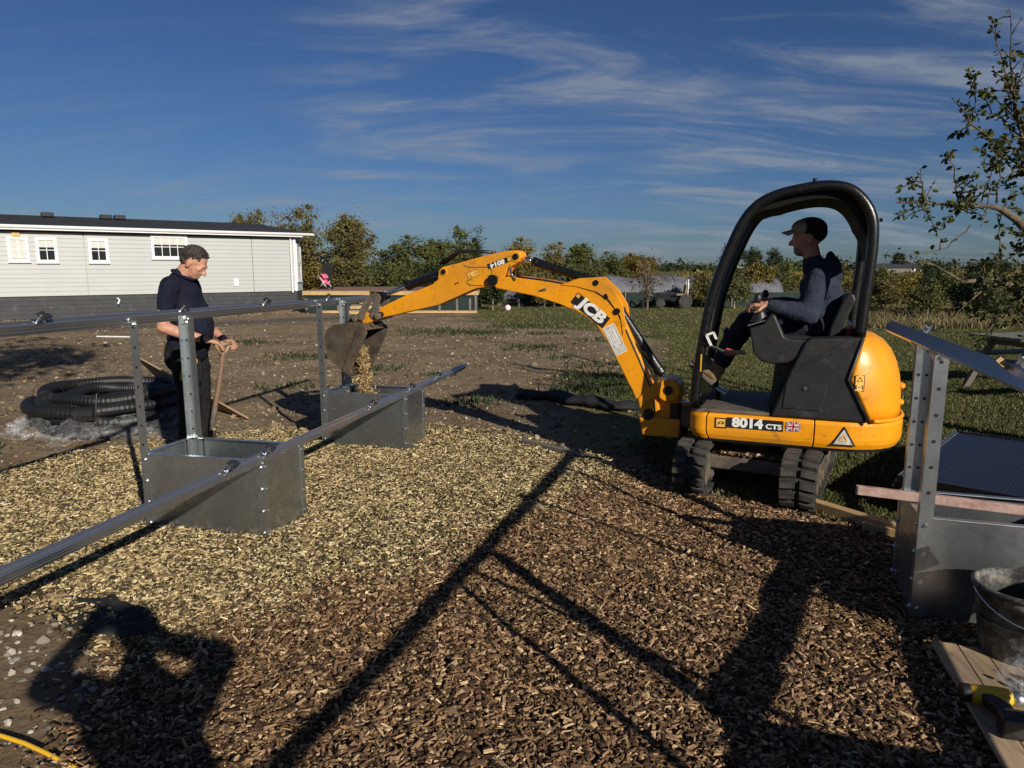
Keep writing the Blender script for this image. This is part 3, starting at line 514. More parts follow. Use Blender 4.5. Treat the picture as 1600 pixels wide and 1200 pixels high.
# scrap of membrane near the camera, with a tail across the stones
def sheet(name, fn, nu, nv, mat, parent, th=.003):
    g = MB().loft([[fn(i / nu, j / nv) for j in range(nv + 1)] for i in range(nu + 1)], False, False); o = g.build(name, mat, parent, True); md = o.modifiers.new('thick', 'SOLIDIFY'); md.thickness = th; return o
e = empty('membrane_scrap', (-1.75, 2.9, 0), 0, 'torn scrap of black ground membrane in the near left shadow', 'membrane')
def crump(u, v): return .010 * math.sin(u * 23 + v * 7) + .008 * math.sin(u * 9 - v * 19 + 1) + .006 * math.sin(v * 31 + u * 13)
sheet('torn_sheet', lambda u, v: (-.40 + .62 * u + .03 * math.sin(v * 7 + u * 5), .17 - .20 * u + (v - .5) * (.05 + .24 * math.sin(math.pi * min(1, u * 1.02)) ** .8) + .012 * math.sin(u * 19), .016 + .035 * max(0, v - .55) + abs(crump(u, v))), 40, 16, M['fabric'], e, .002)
e = empty('yellow_cable', (-1.9, 2.22, 0), 0, 'yellow cable crossing the stones in the bottom left corner', 'cable')
MB().tube([(-.3 + .10 * i, .10 - .028 * i - .004 * i * i * .3, .022 + .006 * math.sin(i * 1.3)) for i in range(13)], .0075, 8).build('cable', M['yellow_plain'], e, True)
# ------------------------------------------------------------------ tub, board, drill, bag
e = empty('builders_tub', (2.02, 2.64, 0), R(20), 'black builder\'s tub splashed with dried cement at the right edge', 'tub')
pr = [(.001, .016), (.118, .014), (.122, .03), (.142, .17), (.158, .30), (.164, .315), (.172, .315), (.174, .325), (.166, .333), (.155, .333), (.150, .31), (.135, .17), (.114, .035), (.001, .032)]
MB().lathe(pr, n=48).build('tub', M['tubplastic'], e, True)
MB().lathe([(.149, .19), (.153, .19), (.154, .2), (.150, .2)], n=48).build('rib_band', M['tubplastic'], e, True)
MB().tube([(.175 * math.cos(R(a)), .175 * math.sin(R(a)), .315 - .10 * math.sin(R((a - 150) * 180 / 200)) ) for a in range(150, 351, 10)], .003, 6).build('handle', M['zinc'], e, True)
e = empty('timber_board', (1.72, 2.66, 0), 0, 'weathered boards laid flat as a work surface in the bottom right corner', 'board')
dv = Vector((-.35, -1.25, 0)).normalized(); sv = Vector((-dv.y, dv.x, 0))
for k in range(6):
    c = Vector((.0, 0, .034)) + sv * (.045 + .093 * k) + dv * (.55 + .008 * (k % 3)); MB().box(c, (1.25, .090, .02), Matrix((dv, sv, Vector((0, 0, 1)))).transposed()).build('plank', M['wood'], e, bevel=.003)
e = empty('cordless_drill', (1.69, 2.29, .045), R(-14), 'yellow and black cordless drill lying on the boards', 'drill')
# lies on its side: handle towards the camera
b_ = MB(); b_.loft([[(x, r * math.cos(a), .036 + r * math.sin(a)) for a in [2 * math.pi * k / 14 for k in range(14)]] for x, r in ((-.075, .022), (-.07, .031), (-.03, .033), (.03, .033), (.055, .030), (.062, .024))]); b_.build('motor_housing', M['yellow_plain'], e, True)
MB().cyl((-.098, 0, .036), (-.070, 0, .036), .031, 16, .033).build('rear_cap', M['blackplastic'], e, True, .003)
MB().loft([[(x, r * math.cos(a), .036 + r * math.sin(a)) for a in [2 * math.pi * k / 14 for k in range(14)]] for x, r in ((.060, .027), (.085, .027), (.10, .022))]).build('gear_collar', M['galv_post'], e, True)
MB().loft([[(x, r * math.cos(a), .036 + r * math.sin(a)) for a in [2 * math.pi * k / 12 for k in range(12)]] for x, r in ((.098, .021), (.118, .022), (.135, .014), (.145, .006))]).build('chuck', M['blackplastic'], e, True)
MB().prism([(-.045, -.02), (.015, -.02), (.028, -.06), (.040, -.135), (.0, -.14), (-.03, -.07)], .014, .058, 'z').build('handle', M['blackplastic'], e, bevel=.01)
MB().prism([(-.030, -.018), (.045, -.018), (.048, -.034), (.018, -.075), (.006, -.045)], .0125, .0595, 'z').build('grip_panel', M['yellow_plain'], e, bevel=.005)
MB().prism([(.018, -.035), (.036, -.038), (.040, -.07), (.024, -.062)], .024, .048, 'z').build('trigger', M['blackplastic'], e, bevel=.004)
k = MB().prism([(-.035, -.136), (.085, -.142), (.088, -.205), (-.040, -.200)], .0, .074, 'z').build('battery_pack', M['blackplastic'], e, bevel=.008)
MB().prism([(-.012, -.133), (.083, -.139), (.083, -.150), (-.012, -.146)], .010, .0755, 'z').build('battery_clip', M['yellow_plain'], k, bevel=.002)
for i in range(6): MB().box((-.02 + .018 * i, -.172, .0745), (.006, .045, .003)).build('grip_rib', M['greyplastic'], k)
e = empty('clear_bag', (1.91, 2.36, .045), R(10), 'clear plastic bag of fixings beside the drill', 'bag')
g = MB(); g.loft([[(.14 * math.sin(math.pi * i / 14) * math.cos(2 * math.pi * k / 22) * (1 + .18 * math.sin(k * 2.3 + i)), .10 * math.sin(math.pi * i / 14) * math.sin(2 * math.pi * k / 22) * (1 + .2 * math.sin(k * 3.1 - i)), .07 - .065 * math.cos(math.pi * i / 14) * (1 + .12 * math.sin(k * 1.7))) for k in range(22)] for i in range(15)]).build('bag', M['film'], e, False)
for i in range(14): stud(BOLT, 'bolt', e, (random.uniform(-.06, .06), random.uniform(-.04, .04), .02 + .02 * random.random()), (random.uniform(-1, 1), random.uniform(-1, 1), .4), M['zinc'])
# ------------------------------------------------------------------ mini excavator: local x forward (boom), y towards the machine's left, z up
EX, EZ = (1.88, 5.09, 0), math.atan2(.368, -.93)
exc = empty('mini_excavator', EX, EZ, 'yellow and black mini excavator with canopy, tipping its bucket over a planter', 'excavator')
def part(mb, name, mat, parent=exc, **k): return mb.build(name, M[mat], parent, **k)
# undercarriage, turned to the camera
hd = Vector((.13, .9915, 0)).normalized(); sd_ = Vector((-hd.y, hd.x, 0)); RM = Matrix((hd, sd_, Vector((0, 0, 1)))).transposed()
def TR(p): return RM @ Vector(p) + Vector((.05, 0, 0))
def track_path(n):
    """stadium outline of a track in (x,z), half length .68, height .34"""
    r, hl = .165, .50; per = 4 * hl + 2 * math.pi * r; o = []
    for i in range(n):
        s = per * i / n
        if s < 2 * hl: p, q = (-hl + s, 2 * r), (0, 1)
        elif s < 2 * hl + math.pi * r: a = (s - 2 * hl) / r; p, q = (hl + r * math.sin(a), r + r * math.cos(a)), (math.sin(a), math.cos(a))
        elif s < 4 * hl + math.pi * r: p, q = (hl - (s - 2 * hl - math.pi * r), 0), (0, -1)
        else: a = (s - 4 * hl - math.pi * r) / r; p, q = (-hl - r * math.sin(a), r - r * math.cos(a)), (-math.sin(a), -math.cos(a))
        o.append((p, q))
    return o
LUG = {}
for sgn in (-1, 1): LUG[sgn] = MB().add([(-.030, .010 * sgn, 0), (.030, .010 * sgn, 0), (.040, .105 * sgn, 0), (-.012, .105 * sgn, 0), (-.022, .013 * sgn, .024), (.022, .013 * sgn, .024), (.032, .100 * sgn, .024), (-.006, .100 * sgn, .024)], [(4, 5, 6, 7), (0, 1, 5, 4), (1, 2, 6, 5), (2, 3, 7, 6), (3, 0, 4, 7)] if sgn > 0 else [(7, 6, 5, 4), (4, 5, 1, 0), (5, 6, 2, 1), (6, 7, 3, 2), (7, 4, 0, 3)]).mesh('tread_lug')
for sg in (-1, 1):
    yc = sg * .35; pp = track_path(72); n = 72
    g = MB(); rg = []
    for (p, q) in pp: rg.append([TR((p[0] + q[0] * o, yc + w, .022 + p[1] + q[1] * o)) for w, o in ((-.112, 0), (-.112, -.022), (.112, -.022), (.112, 0))])
    rg.append(rg[0]); tr_ = part(g.loft(rg, False), 'track', 'rubber')
    for i, (p, q) in enumerate(track_path(44)):
        for s2 in (-1, 1):
            o = link('tread_lug', LUG[s2], M['rubber'], tr_); u = Vector((q[0], 0, q[1])); tg = Vector((q[1], 0, -q[0])); 
            if (i + (s2 > 0)) % 2: continue_ = True
            o.matrix_local = Matrix.Translation(TR((p[0], yc + .004 * s2, .022 + p[1]))) @ (RM @ Matrix((tg, u.cross(tg), u)).transposed()).to_4x4()
    part(MB().box(TR((0, yc, .18)), (.92, .13, .15), RM), 'track_frame', 'mudsteel', tr_, bevel=.02)
    for x in (-.5, .5): part(MB().cyl(TR((x, yc - .085, .185)), TR((x, yc + .085, .185)), .135, 24), 'sprocket' if x < 0 else 'idler', 'mudsteel', tr_, bevel=.01)
    for x in (-.3, -.1, .1, .3): part(MB().cyl(TR((x, yc - .09, .085)), TR((x, yc + .09, .085)), .05, 16), 'roller', 'mudsteel', tr_)
part(MB().box(TR((0, 0, .22)), (.62, .56, .12), RM).box(TR((.30, 0, .20)), (.10, .60, .10), RM), 'cross_frame', 'mudsteel', bevel=.015)
part(MB().cyl((0, 0, .27), (0, 0, .385), .27, 32), 'slew_ring', 'black_paint')
k = part(MB().prism([(-.78, .06), (-.74, .06), (-.72, .2), (-.76, .34), (-.80, .34), (-.765, .2)], -.47, .47), 'dozer_blade', 'mudsteel', bevel=.006)
k.data.transform(Matrix.Translation((.05, 0, 0)) @ RM.to_4x4()); part(MB().box(TR((-.62, .2, .2)), (.3, .06, .08), RM).box(TR((-.62, -.2, .2)), (.3, .06, .08), RM), 'blade_arms', 'mudsteel', k)
nn_ = 700; a_, c_ = RNG.uniform(.22, .36, nn_), RNG.uniform(-.26, .26, nn_); q_ = np.stack([a_ * hd.x + c_ * sd_.x, a_ * hd.y + c_ * sd_.y], 1); v, f = chips(nn_, q_[:, 0], q_[:, 1], .262 + .02 * RNG.random(nn_), .022, .01); tag(link('spilt_woodchips', npmesh('spilt_woodchips', v, f), M['chip_d'], exc), kind='stuff')
# plan outline of the turntable body
HW = .46
def hw(a, w=HW, tail=-.86, st=-.36, front=.515):
    if a > front - .10: u = (a - front + .10) / .10; return w - .10 + .10 * math.sqrt(max(0, 1 - u * u))
    if a < st: u = min(1, (st - a) / (st - tail)); return w * max(0, 1 - u ** 2.6) ** (1 / 2.2)
    return w
def planring(a0, a1, z, ins=0.0, w=HW, tail=-.86, front=.515):
    """closed ring of points: left side from a1 (front) back to a0, then right side forward"""
    n = 26; L_ = []
    for i in range(n + 1):
        u = i / n; a = a1 + (a0 - a1) * (1 - (1 - u) ** 2.2 if a0 <= tail + .01 else u); L_.append((a, hw(a, w, tail, front=front)))
    k = lambda a, y: (-.17 + (a + .17) * (1 - ins / .6), y * (1 - ins / .46), z)
    return [k(a, y) for a, y in L_] + [k(a, -y) for a, y in L_[::-1]]
lev = ((.366, .10), (.374, .055), (.395, .022), (.43, .005), (.46, 0), (.555, 0), (.578, .012))
for nm, a0, a1 in (('front_panel', .398, .5145), ('side_skirt', -.292, .390), ('counterweight', -.86, -.300)):
    o = part(MB().loft([planring(a0, a1, z, i) for z, i in lev]), nm, 'yellow', smooth=False, bevel=.003)
part(MB().loft([planring(-.80, .49, z, .02) for z in (.38, .574)]), 'chassis_plate', 'black_paint')
def side(a, z, off=.004, w=HW, tail=-.86): return (a, hw(a, w, tail) + off, z)
# rear engine cover
uc = [(.580, -.835, -.630, .455), (.66, -.838, -.590, .455), (.76, -.832, -.540, .455), (.858, -.818, -.487, .452), (.944, -.795, -.507, .445), (1.03, -.755, -.531, .43), (1.09, -.705, -.546, .405), (1.125, -.65, -.553, .37), (1.145, -.58, -.556, .32)]
part(MB().loft([planring(tl, fr, z, 0, w, tl) for z, tl, fr, w in uc]), 'engine_cover', 'yellow', smooth=True)
part(MB().tube([(*hh_,) for hh_ in [(p[0] - .012, p[1] * 1.012, .59) for p in planring(-.838, -.63, .59, 0, .455, -.838)]], .014, 8), 'cover_seam', 'yellow', smooth=True)
for z in (.68, .79): part(MB().ell((-.822, .12, z), (.026, .03, .024)), 'cover_hinge', 'yellow', smooth=True)
# black side body with locker door
sp = [(-.022, .585), (-.127, .896), (-.205, 1.09), (-.235, 1.115), (-.548, 1.135), (-.478, .862), (-.618, .585)]
part(MB().prism(sp, .30, .452), 'side_body', 'greyplastic', bevel=.015, seg=3)
part(MB().prism(sp, -.452, -.30), 'side_body', 'greyplastic', bevel=.015, seg=3)
part(MB().tube([(-.545, .456, 1.13), (-.474, .458, .862), (-.618, .458, .582)], .010, 8), 'cover_gasket', 'blackplastic', smooth=True)
dk = part(MB().prism([(-.105, .811), (-.357, .814), (-.33, .643), (-.091, .647)], .450, .459), 'locker_door', 'greyplastic', bevel=.004)
part(MB().cyl((-.225, .455, .79), (-.225, .466, .79), .014, 16), 'lock', 'zinc', dk)
part(MB().cyl((-.225, .455, .79), (-.225, .460, .79), .026, 20), 'lock_recess', 'black_dec', dk)
part(MB().bar((-.15, .455, .64), (-.15, .455, .655), .012, .008).bar((-.28, .455, .64), (-.28, .455, .655), .012, .008), 'hinge', 'greyplastic', dk)
part(MB().prism([(-.535, 1.122), (-.475, 1.125), (-.14, .915), (-.128, .872)], .4525, .458), 'hood_shadow_gap', 'blackplastic', bevel=.003)  # dark strip put in for the shadow and gap line of the hood
part(MB().prism([(.0, .585), (-.03, .95), (-.08, 1.03), (-.55, 1.05), (-.58, .585)], -.298, .298), 'seat_base', 'blackplastic', bevel=.02)
k = part(MB().prism([(.140, 1.145), (.148, 1.165), (.06, 1.200), (.028, 1.245), (.01, 1.268), (-.012, 1.258), (-.03, 1.22), (-.075, 1.12), (-.11, 1.105), (-.225, 1.10), (-.17, .985), (-.10, .945), (.0, .935), (.065, .955), (.112, 1.01)], .26, .43), 'control_console', 'greyplastic', bevel=.03, seg=4)
part(MB().lathe([(.062, 0), (.065, .01), (.050, .018), (.056, .026), (.043, .036), (.048, .044), (.034, .054), (.038, .062), (.024, .072), (.016, .10)], (.085, .33, 1.205), 20), 'joystick_boot', 'blackplastic', k, smooth=True)
part(MB().bar((.155, .345, 1.185), (.05, .345, 1.222), .15, .006), 'boot_plate', 'galv_post', k)
part(MB().tube([(.085, .33, 1.29), (.10, .33, 1.34)], .012, 10).ell((.105, .33, 1.365), (.026, .024, .035)), 'joystick', 'blackplastic', k, smooth=True)
k = part(MB().prism([(.152, 1.165), (.06, 1.222), (-.03, 1.235), (-.225, 1.108), (-.16, .965), (.0, .882), (.122, .975)], -.43, -.24), 'right_console', 'greyplastic', bevel=.03, seg=3)
part(MB().tube([(.05, -.33, 1.2), (.08, -.33, 1.34)], .014, 10).ell((.083, -.33, 1.37), (.026, .024, .035)), 'joystick', 'blackplastic', k, smooth=True)
part(MB().box((.235, 0, .592), (.50, .86, .022)), 'floor_plate', 'mudsteel', bevel=.004)
for y in (-.06, .06):
    k = part(MB().tube([(.36, y, .60), (.39, y, .80), (.33, y, 1.08)], .011, 8), 'travel_lever', 'black_paint', smooth=True)
    part(MB().ell((.33, y, 1.10), (.016, .016, .034)), 'lever_knob', 'blackplastic', k, smooth=True)
    part(MB().bar((.30, y + .07, .66), (.42, y + .07, .72), .07, .012), 'pedal', 'black_paint', k)
part(MB().prism([(.43, .60), (.485, .60), (.53, .86), (.50, .87)], -.30, .30), 'foot_guard', 'black_paint', bevel=.01)
k = part(MB().prism([(-.30, 1.05), (-.02, 1.04), (.02, 1.07), (-.0, 1.12), (-.33, 1.11)], -.22, .22), 'seat_cushion', 'blackplastic', bevel=.03, seg=3)
part(MB().prism([(-.33, 1.10), (-.40, 1.09), (-.505, 1.355), (-.49, 1.40), (-.455, 1.405), (-.425, 1.37)], -.22, .22), 'seat_back', 'blackplastic', bevel=.03, seg=4)
part(MB().prism([(-.455, 1.10), (-.53, 1.10), (-.53, 1.155), (-.47, 1.165)], -.12, .12), 'fuel_cap_tray', 'red', bevel=.012)
# canopy
M['canopy'] = pm('matt_black_roof', (.006, .006, .006), .7, 0, .3, 12, .2, 90, spec=.15)
cp = [(.487, .60), (.478, .80), (.462, .95), (.438, 1.15), (.405, 1.345), (.355, 1.53), (.297, 1.69), (.245, 1.82), (.19, 1.915), (.12, 1.985), (.03, 2.03), (-.08, 2.058), (-.22, 2.078), (-.33, 2.075), (-.41, 2.05), (-.475, 1.995), (-.525, 1.92), (-.552, 1.83), (-.558, 1.70), (-.552, 1.55), (-.540, 1.36), (-.528, 1.13)]
def crom(P, k=4):
    o = []
    for i in range(len(P) - 1):
        p0, p1, p2, p3 = [np.array(P[max(0, min(len(P) - 1, j))]) for j in (i - 1, i, i + 1, i + 2)]
        for s in range(k):
            t_ = s / k; o.append(tuple(.5 * (2 * p1 + (p2 - p0) * t_ + (2 * p0 - 5 * p1 + 4 * p2 - p3) * t_ ** 2 + (3 * p1 - p0 - 3 * p2 + p3) * t_ ** 3)))
    return o + [P[-1]]
cp = crom(cp)
for s in (.395, -.395): part(MB().tube([(a, s, z) for a, z in cp], .034, 16), 'canopy_tube', 'black_paint', smooth=True)
rf = [(a, z) for a, z in cp if z > (1.88 if a > 0 else 1.62)]
up_ = [(a * .985 - .004, z - .012 - .006) for a, z in rf]; tp = [min(1, 5 * i / len(rf), 5 * (len(rf) - 1 - i) / len(rf)) for i in range(len(rf))]; dn = [(-.13 + (a + .13) * (1 - .13 * tp[i]) , z - .012 - .062 * tp[i]) for i, (a, z) in enumerate(rf)]
def strip(s_): return [[(a, s_, z) for a, z in up_], [(a, s_, z) for a, z in dn]]
g = MB(); g.loft([[(a, s, z) for a, z in up_] for s in (-.375, .375)], False, False); g.loft([[(a, s, z) for a, z in dn] for s in (.375, -.375)], False, False); g.loft(strip(.375), False, False); g.loft(strip(-.375)[::-1], False, False)
k = part(g, 'canopy_roof', 'canopy')
part(MB().cyl((-.20, .395, 2.108), (-.20, .395, 2.128), .014, 12), 'roof_bolt', 'black_paint', k); part(MB().cyl((-.585, .395, 1.86), (-.602, .395, 1.861), .012, 12), 'roof_bolt', 'black_paint', k)
part(MB().bar((-.52, -.395, 1.15), (-.52, .395, 1.15), .05, .08).bar((.485, -.395, .63), (.485, .395, .63), .05, .05), 'canopy_crossbar', 'black_paint', bevel=.008)
part(MB().bar((.44, .43, 1.06), (.30, .40, 1.00), .02, .02).bar((.30, .40, 1.0), (.16, .38, 1.0), .025, .03), 'control_lock_lever', 'black_paint', bevel=.004)
part(MB().bar((.42, .445, 1.115), (.385, .445, 1.045), .02, .014).bar((.42, .445, 1.115), (.375, .445, 1.135), .02, .014).bar((.375, .445, 1.135), (.352, .445, 1.09), .02, .014), 'lock_latch', 'white_dec')
part(MB().cyl((.24, .33, .985), (.30, .33, .995), .022, 14, .028), 'lever_grip', 'red', bevel=.006)
part(MB().bar((.449, .43, .86), (.449, .43, .98), .006, .008, (1, 0, 0)), 'yellow_strip', 'yellow_plain')
# kingpost and boom
kp = part(MB().prism([(.50, .40), (.72, .34), (.86, .36), (.93, .47), (.90, .56), (.80, .60), (.66, .58), (.50, .52)], -.07, .07).prism([(.62, .30), (.90, .30), (.93, .44), (.62, .44)], -.12, .12), 'swing_kingpost', 'yellow', bevel=.012)
part(MB().cyl((.66, 0, .28), (.66, 0, .56), .085, 24), 'kingpost_pin', 'black_paint', kp)
part(MB().cyl((.715, -.12, .66), (.715, .12, .66), .088, 28), 'cylinder_boss', 'yellow', kp, bevel=.01)
part(MB().cyl((.715, -.125, .66), (.715, .125, .66), .035, 18), 'pin', 'black_paint', kp)
part(MB().prism([(.63, .57), (.80, .60), (.93, .50), (.95, .58), (.80, .72), (.66, .74)], -.10, .10), 'kingpost_ear', 'yellow', kp, bevel=.012)
part(MB().prism([(.43, .36), (.62, .38), (.62, .54), (.43, .55)], -.09, .09), 'swing_bracket', 'mudsteel', bevel=.012)
bo = [(2.10, 1.492), (2.16, 1.455), (2.13, 1.405), (2.02, 1.385), (1.80, 1.347), (1.584, 1.285), (1.40, 1.212), (1.294, 1.139), (1.20, 1.01), (1.00, .645), (.905, .455), (.86, .42), (.80, .425), (.775, .48), (.80, .60), (.92, .86), (1.035, 1.105), (1.10, 1.235), (1.19, 1.335), (1.29, 1.395), (1.45, 1.435), (1.70, 1.475), (1.95, 1.502)]
boom = part(MB().prism(bo, -.085, .085), 'boom', 'yellow', bevel=.008)
gp = [(1.075, 1.06), (1.05, 1.12), (1.065, 1.19), (1.082, 1.29), (1.155, 1.40), (1.265, 1.498), (1.43, 1.488), (1.585, 1.437), (1.45, 1.425), (1.29, 1.385), (1.19, 1.325), (1.10, 1.20)]
for s in (-.092, .080): part(MB().prism(gp, s, s + .012), 'boom_gusset', 'yellow', boom, bevel=.003)
for a, z, r_ in ((1.295, 1.455, .022), (1.125, 1.242, .024), (1.215, 1.36, .013), (1.205, 1.345, .010)): part(MB().cyl((a, -.105, z), (a, .100, z), r_, 18), 'pin', 'black_paint', boom)
part(MB().tube([(a, .083, z + .012) for a, z in ((.815, .47), (.83, .60), (.945, .86), (1.06, 1.10), (1.125, 1.225), (1.205, 1.318), (1.30, 1.375), (1.46, 1.418), (1.70, 1.458), (1.95, 1.487))], .007, 6), 'boom_edge_weld', 'black_dec', boom, smooth=True)
part(MB().cyl((.86, -.125, .465), (.86, .125, .465), .042, 20), 'boom_foot_pin', 'black_paint', boom)
def ram(name, p, q, f, rb, rr, par, y=0):
    p, q = Vector((p[0], y, p[1])), Vector((q[0], y, q[1])); d = q - p; k = part(MB().cyl(p, p + d * f, rb, 18).cyl(p + d * (f - .05), p + d * (f + .015), rb * 1.14, 18), name, 'black_paint', par, smooth=False, bevel=.004)
    part(MB().cyl(p + d * f, q, rr, 14), 'ram_rod', 'chrome', k, smooth=True); part(MB().cyl(q + Vector((0, -.035, 0)), q + Vector((0, .035, 0)), rr * 1.9, 14).cyl(p + Vector((0, -.035, 0)), p + Vector((0, .035, 0)), rb * 1.05, 14), 'ram_eye', 'black_paint', k); return k
ram('boom_ram', (1.125, 1.242), (.715, .66), .80, .038, .022, exc)
part(MB().tube([(1.13, .03, 1.20), (1.06, .06, 1.13), (1.02, .07, 1.03), (.93, .06, .93)], .011, 8), 'hose', 'blackplastic', boom, smooth=True)
ram('dipper_ram', (1.295, 1.455), (1.965, 1.655), .80, .034, .018, exc)
ar = [(1.955, 1.705), (1.925, 1.69), (1.915, 1.65), (1.94, 1.615), (2.02, 1.57), (2.085, 1.455), (2.13, 1.42), (2.20, 1.415), (2.32, 1.40), (2.667, 1.258), (3.225, 1.135), (3.25, 1.16), (3.24, 1.22), (3.19, 1.245), (2.98, 1.335), (2.72, 1.43), (2.665, 1.475), (2.66, 1.545), (2.62, 1.575), (2.50, 1.60), (2.30, 1.65), (2.14, 1.685), (2.05, 1.702)]
arm = part(MB().prism(ar, -.062, .062), 'dipper_arm', 'yellow', bevel=.007)
for a, z, r_, l_ in ((2.155, 1.468, .045, .10), (1.965, 1.655, .026, .075), (2.61, 1.535, .022, .075), (3.225, 1.165, .026, .10)): part(MB().cyl((a, -l_, z), (a, l_, z), r_, 20), 'pin', 'black_paint', arm, bevel=.003)
for a, z, r_ in ((1.965, 1.655, .043), (2.61, 1.535, .036)): part(MB().cyl((a, -.068, z), (a, .068, z), r_, 22), 'pin_boss', 'yellow', arm, bevel=.004)
for a, z in ((2.50, 1.437), (2.48, 1.445)): part(MB().cyl((a, .06, z), (a, .066, z), .007, 10), 'grease_nipple', 'black_paint', arm)
def swage(pts): return [(a, .063, z) for a, z in pts]
part(MB().tube(swage([(2.42, 1.60), (2.42, 1.585), (2.36, 1.57), (2.27, 1.575), (2.20, 1.57), (2.17, 1.545), (2.175, 1.515), (2.21, 1.50)]), .0035, 6), 'weld_line', 'mudsteel', arm); part(MB().tube(swage([(2.24, 1.425), (2.36, 1.425), (2.395, 1.44), (2.39, 1.465), (2.35, 1.475)]), .0035, 6), 'weld_line', 'mudsteel', arm)
ram('bucket_ram', (2.61, 1.535), (3.26, 1.325), .58, .036, .020, exc)
for y in (-.03, .03): part(MB().tube([(2.05, y, 1.50), (2.0, y + .02, 1.43), (1.92, y + .03, 1.40), (1.78, y + .04, 1.38), (1.70, y + .05, 1.40)], .014, 8).tube([(2.66, y, 1.60), (2.50, y, 1.70), (2.32, y, 1.705), (2.18, y, 1.69)], .013, 8), 'hydraulic_hose', 'blackplastic', smooth=True)
part(MB().tube([(2.02, .05, 1.60), (2.0, .085, 1.53), (1.955, .09, 1.47)], .010, 8), 'hose_sleeve', 'chrome', smooth=True)
# links, hitch and bucket
lk = [(3.235, 1.345), (3.28, 1.355), (3.315, 1.325), (3.30, 1.27), (3.31, 1.20), (3.335, 1.16), (3.31, 1.125), (3.265, 1.13), (3.245, 1.18), (3.235, 1.25), (3.215, 1.31)]
for y in (-.085, .068): part(MB().prism(lk, y, y + .018), 'tipping_link', 'mudsteel', bevel=.003)
part(MB().prism([(3.25, 1.35), (3.34, 1.33), (3.42, 1.21), (3.45, 1.14), (3.40, 1.10), (3.37, 1.17), (3.30, 1.28)], -.10, -.082).prism([(3.25, 1.35), (3.34, 1.33), (3.42, 1.21), (3.45, 1.14), (3.40, 1.10), (3.37, 1.17), (3.30, 1.28)], .082, .10), 'bucket_link', 'mudsteel', bevel=.004)
k = part(MB().prism([(3.20, 1.175), (3.24, 1.12), (3.40, 1.075), (3.49, 1.10), (3.50, 1.15), (3.43, 1.185), (3.32, 1.17)], -.075, .075), 'quick_hitch', 'yellow', bevel=.008)
for a, z in ((3.47, 1.13), (3.41, 1.145), (3.235, 1.155)): part(MB().cyl((a, -.115, z), (a, .115, z), .030, 18).cyl((a, -.12, z), (a, .12, z), .013, 10), 'pin', 'mudsteel', k, bevel=.004)
bpx = lambda L_: [(3.36 + (a - 3.36) * .82, z) for a, z in L_]
bp = [(3.31, 1.035), (3.36, 1.085), (3.47, 1.10), (3.60, 1.085), (3.73, 1.062), (3.80, 1.03), (3.845, .96), (3.845, .88), (3.815, .80), (3.755, .735), (3.68, .69), (3.60, .655), (3.55, .64)]; bp = bpx(bp)
inn = [(a + (3.50 - a) * .045, z + (.93 - z) * .06) for a, z in bp]
bk = part(MB().prism(bp + inn[::-1], -.155, .155), 'bucket', 'bucketsteel', smooth=False)
for y in (-.167, .155): part(MB().prism(bp, y, y + .012), 'side_plate', 'bucketsteel', bk, bevel=.002)
for y in (-.177, .165): part(MB().prism(bpx([(3.31, 1.05), (3.385, 1.085), (3.615, .685), (3.57, .635), (3.53, .64), (3.29, 1.01)]), y, y + .016), 'side_cutter', 'bucketsteel', bk, bevel=.004)
part(MB().prism(bpx([(3.62, .665), (3.53, .615), (3.52, .63), (3.61, .685)]), -.170, .177), 'cutting_edge', 'bucketsteel', bk)
for y in (-.06, .06): part(MB().prism([(3.30, 1.06), (3.36, 1.15), (3.50, 1.16), (3.60, 1.08), (3.47, 1.095)], y - .01, y + .01), 'bucket_ear', 'bucketsteel', bk, bevel=.003)
nn_ = 420; h_ = RNG.random(nn_); cx = 3.50 - .05 * h_ + RNG.normal(0, .03 + .03 * h_, nn_); cy = RNG.normal(.02, .07, nn_); cz = .78 - .40 * h_ + RNG.normal(0, .015, nn_)
def toworld(a, y): c, s = math.cos(EZ), math.sin(EZ); return EX[0] + a * c - y * s, EX[1] + a * s + y * c
nn_ = 1100; h_ = RNG.random(nn_) ** 1.2; cx = 3.47 - .03 * h_ + RNG.normal(0, .014 + .045 * h_ * RNG.random(nn_), nn_); cy = RNG.normal(.01, .028 + .03 * h_, nn_); wx_, wy_ = toworld(cx, cy)
v, f = chips(nn_, wx_, wy_, .84 - .44 * h_ + RNG.normal(0, .02, nn_), .020, .009, 1.2); M['chip_f'] = island('falling_chips', [(0, (.10, .06, .025)), (.5, (.30, .19, .08)), (1, (.55, .40, .20))], .85); tag(link('falling_woodchips', npmesh('falling_woodchips', v, f), M['chip_f']), 'stream of woodchips pouring from the digger bucket into the planter', 'woodchips', kind='stuff')
# ---- markings
def decal(name, me, mat, parent, fn): mapmesh(me, fn); return link(name, me, M[mat], parent)
def quad(w, h, nx=6):
    g = MB(); g.loft([[(-w / 2 + w * i / nx, y, 0) for i in range(nx + 1)] for y in (-h / 2, h / 2)], False, False); return g.mesh('marking')
def frame_(w, h, t_): 
    g = MB()
    for x0, x1, y0, y1 in ((-w / 2, w / 2, -h / 2, -h / 2 + t_), (-w / 2, w / 2, h / 2 - t_, h / 2), (-w / 2, -w / 2 + t_, -h / 2 + t_, h / 2 - t_), (w / 2 - t_, w / 2, -h / 2 + t_, h / 2 - t_)): g.add([(x0, y0, 0), (x1, y0, 0), (x1, y1, 0), (x0, y1, 0)], [(0, 1, 2, 3)])
    return g.mesh('marking')
def flat(a, z, ang, y): # text x runs to the viewer's right (-a); ang turns it
    c, s = math.cos(ang), math.sin(ang); return lambda u, w: (a - (u * c - w * s), y, z + (u * s + w * c))
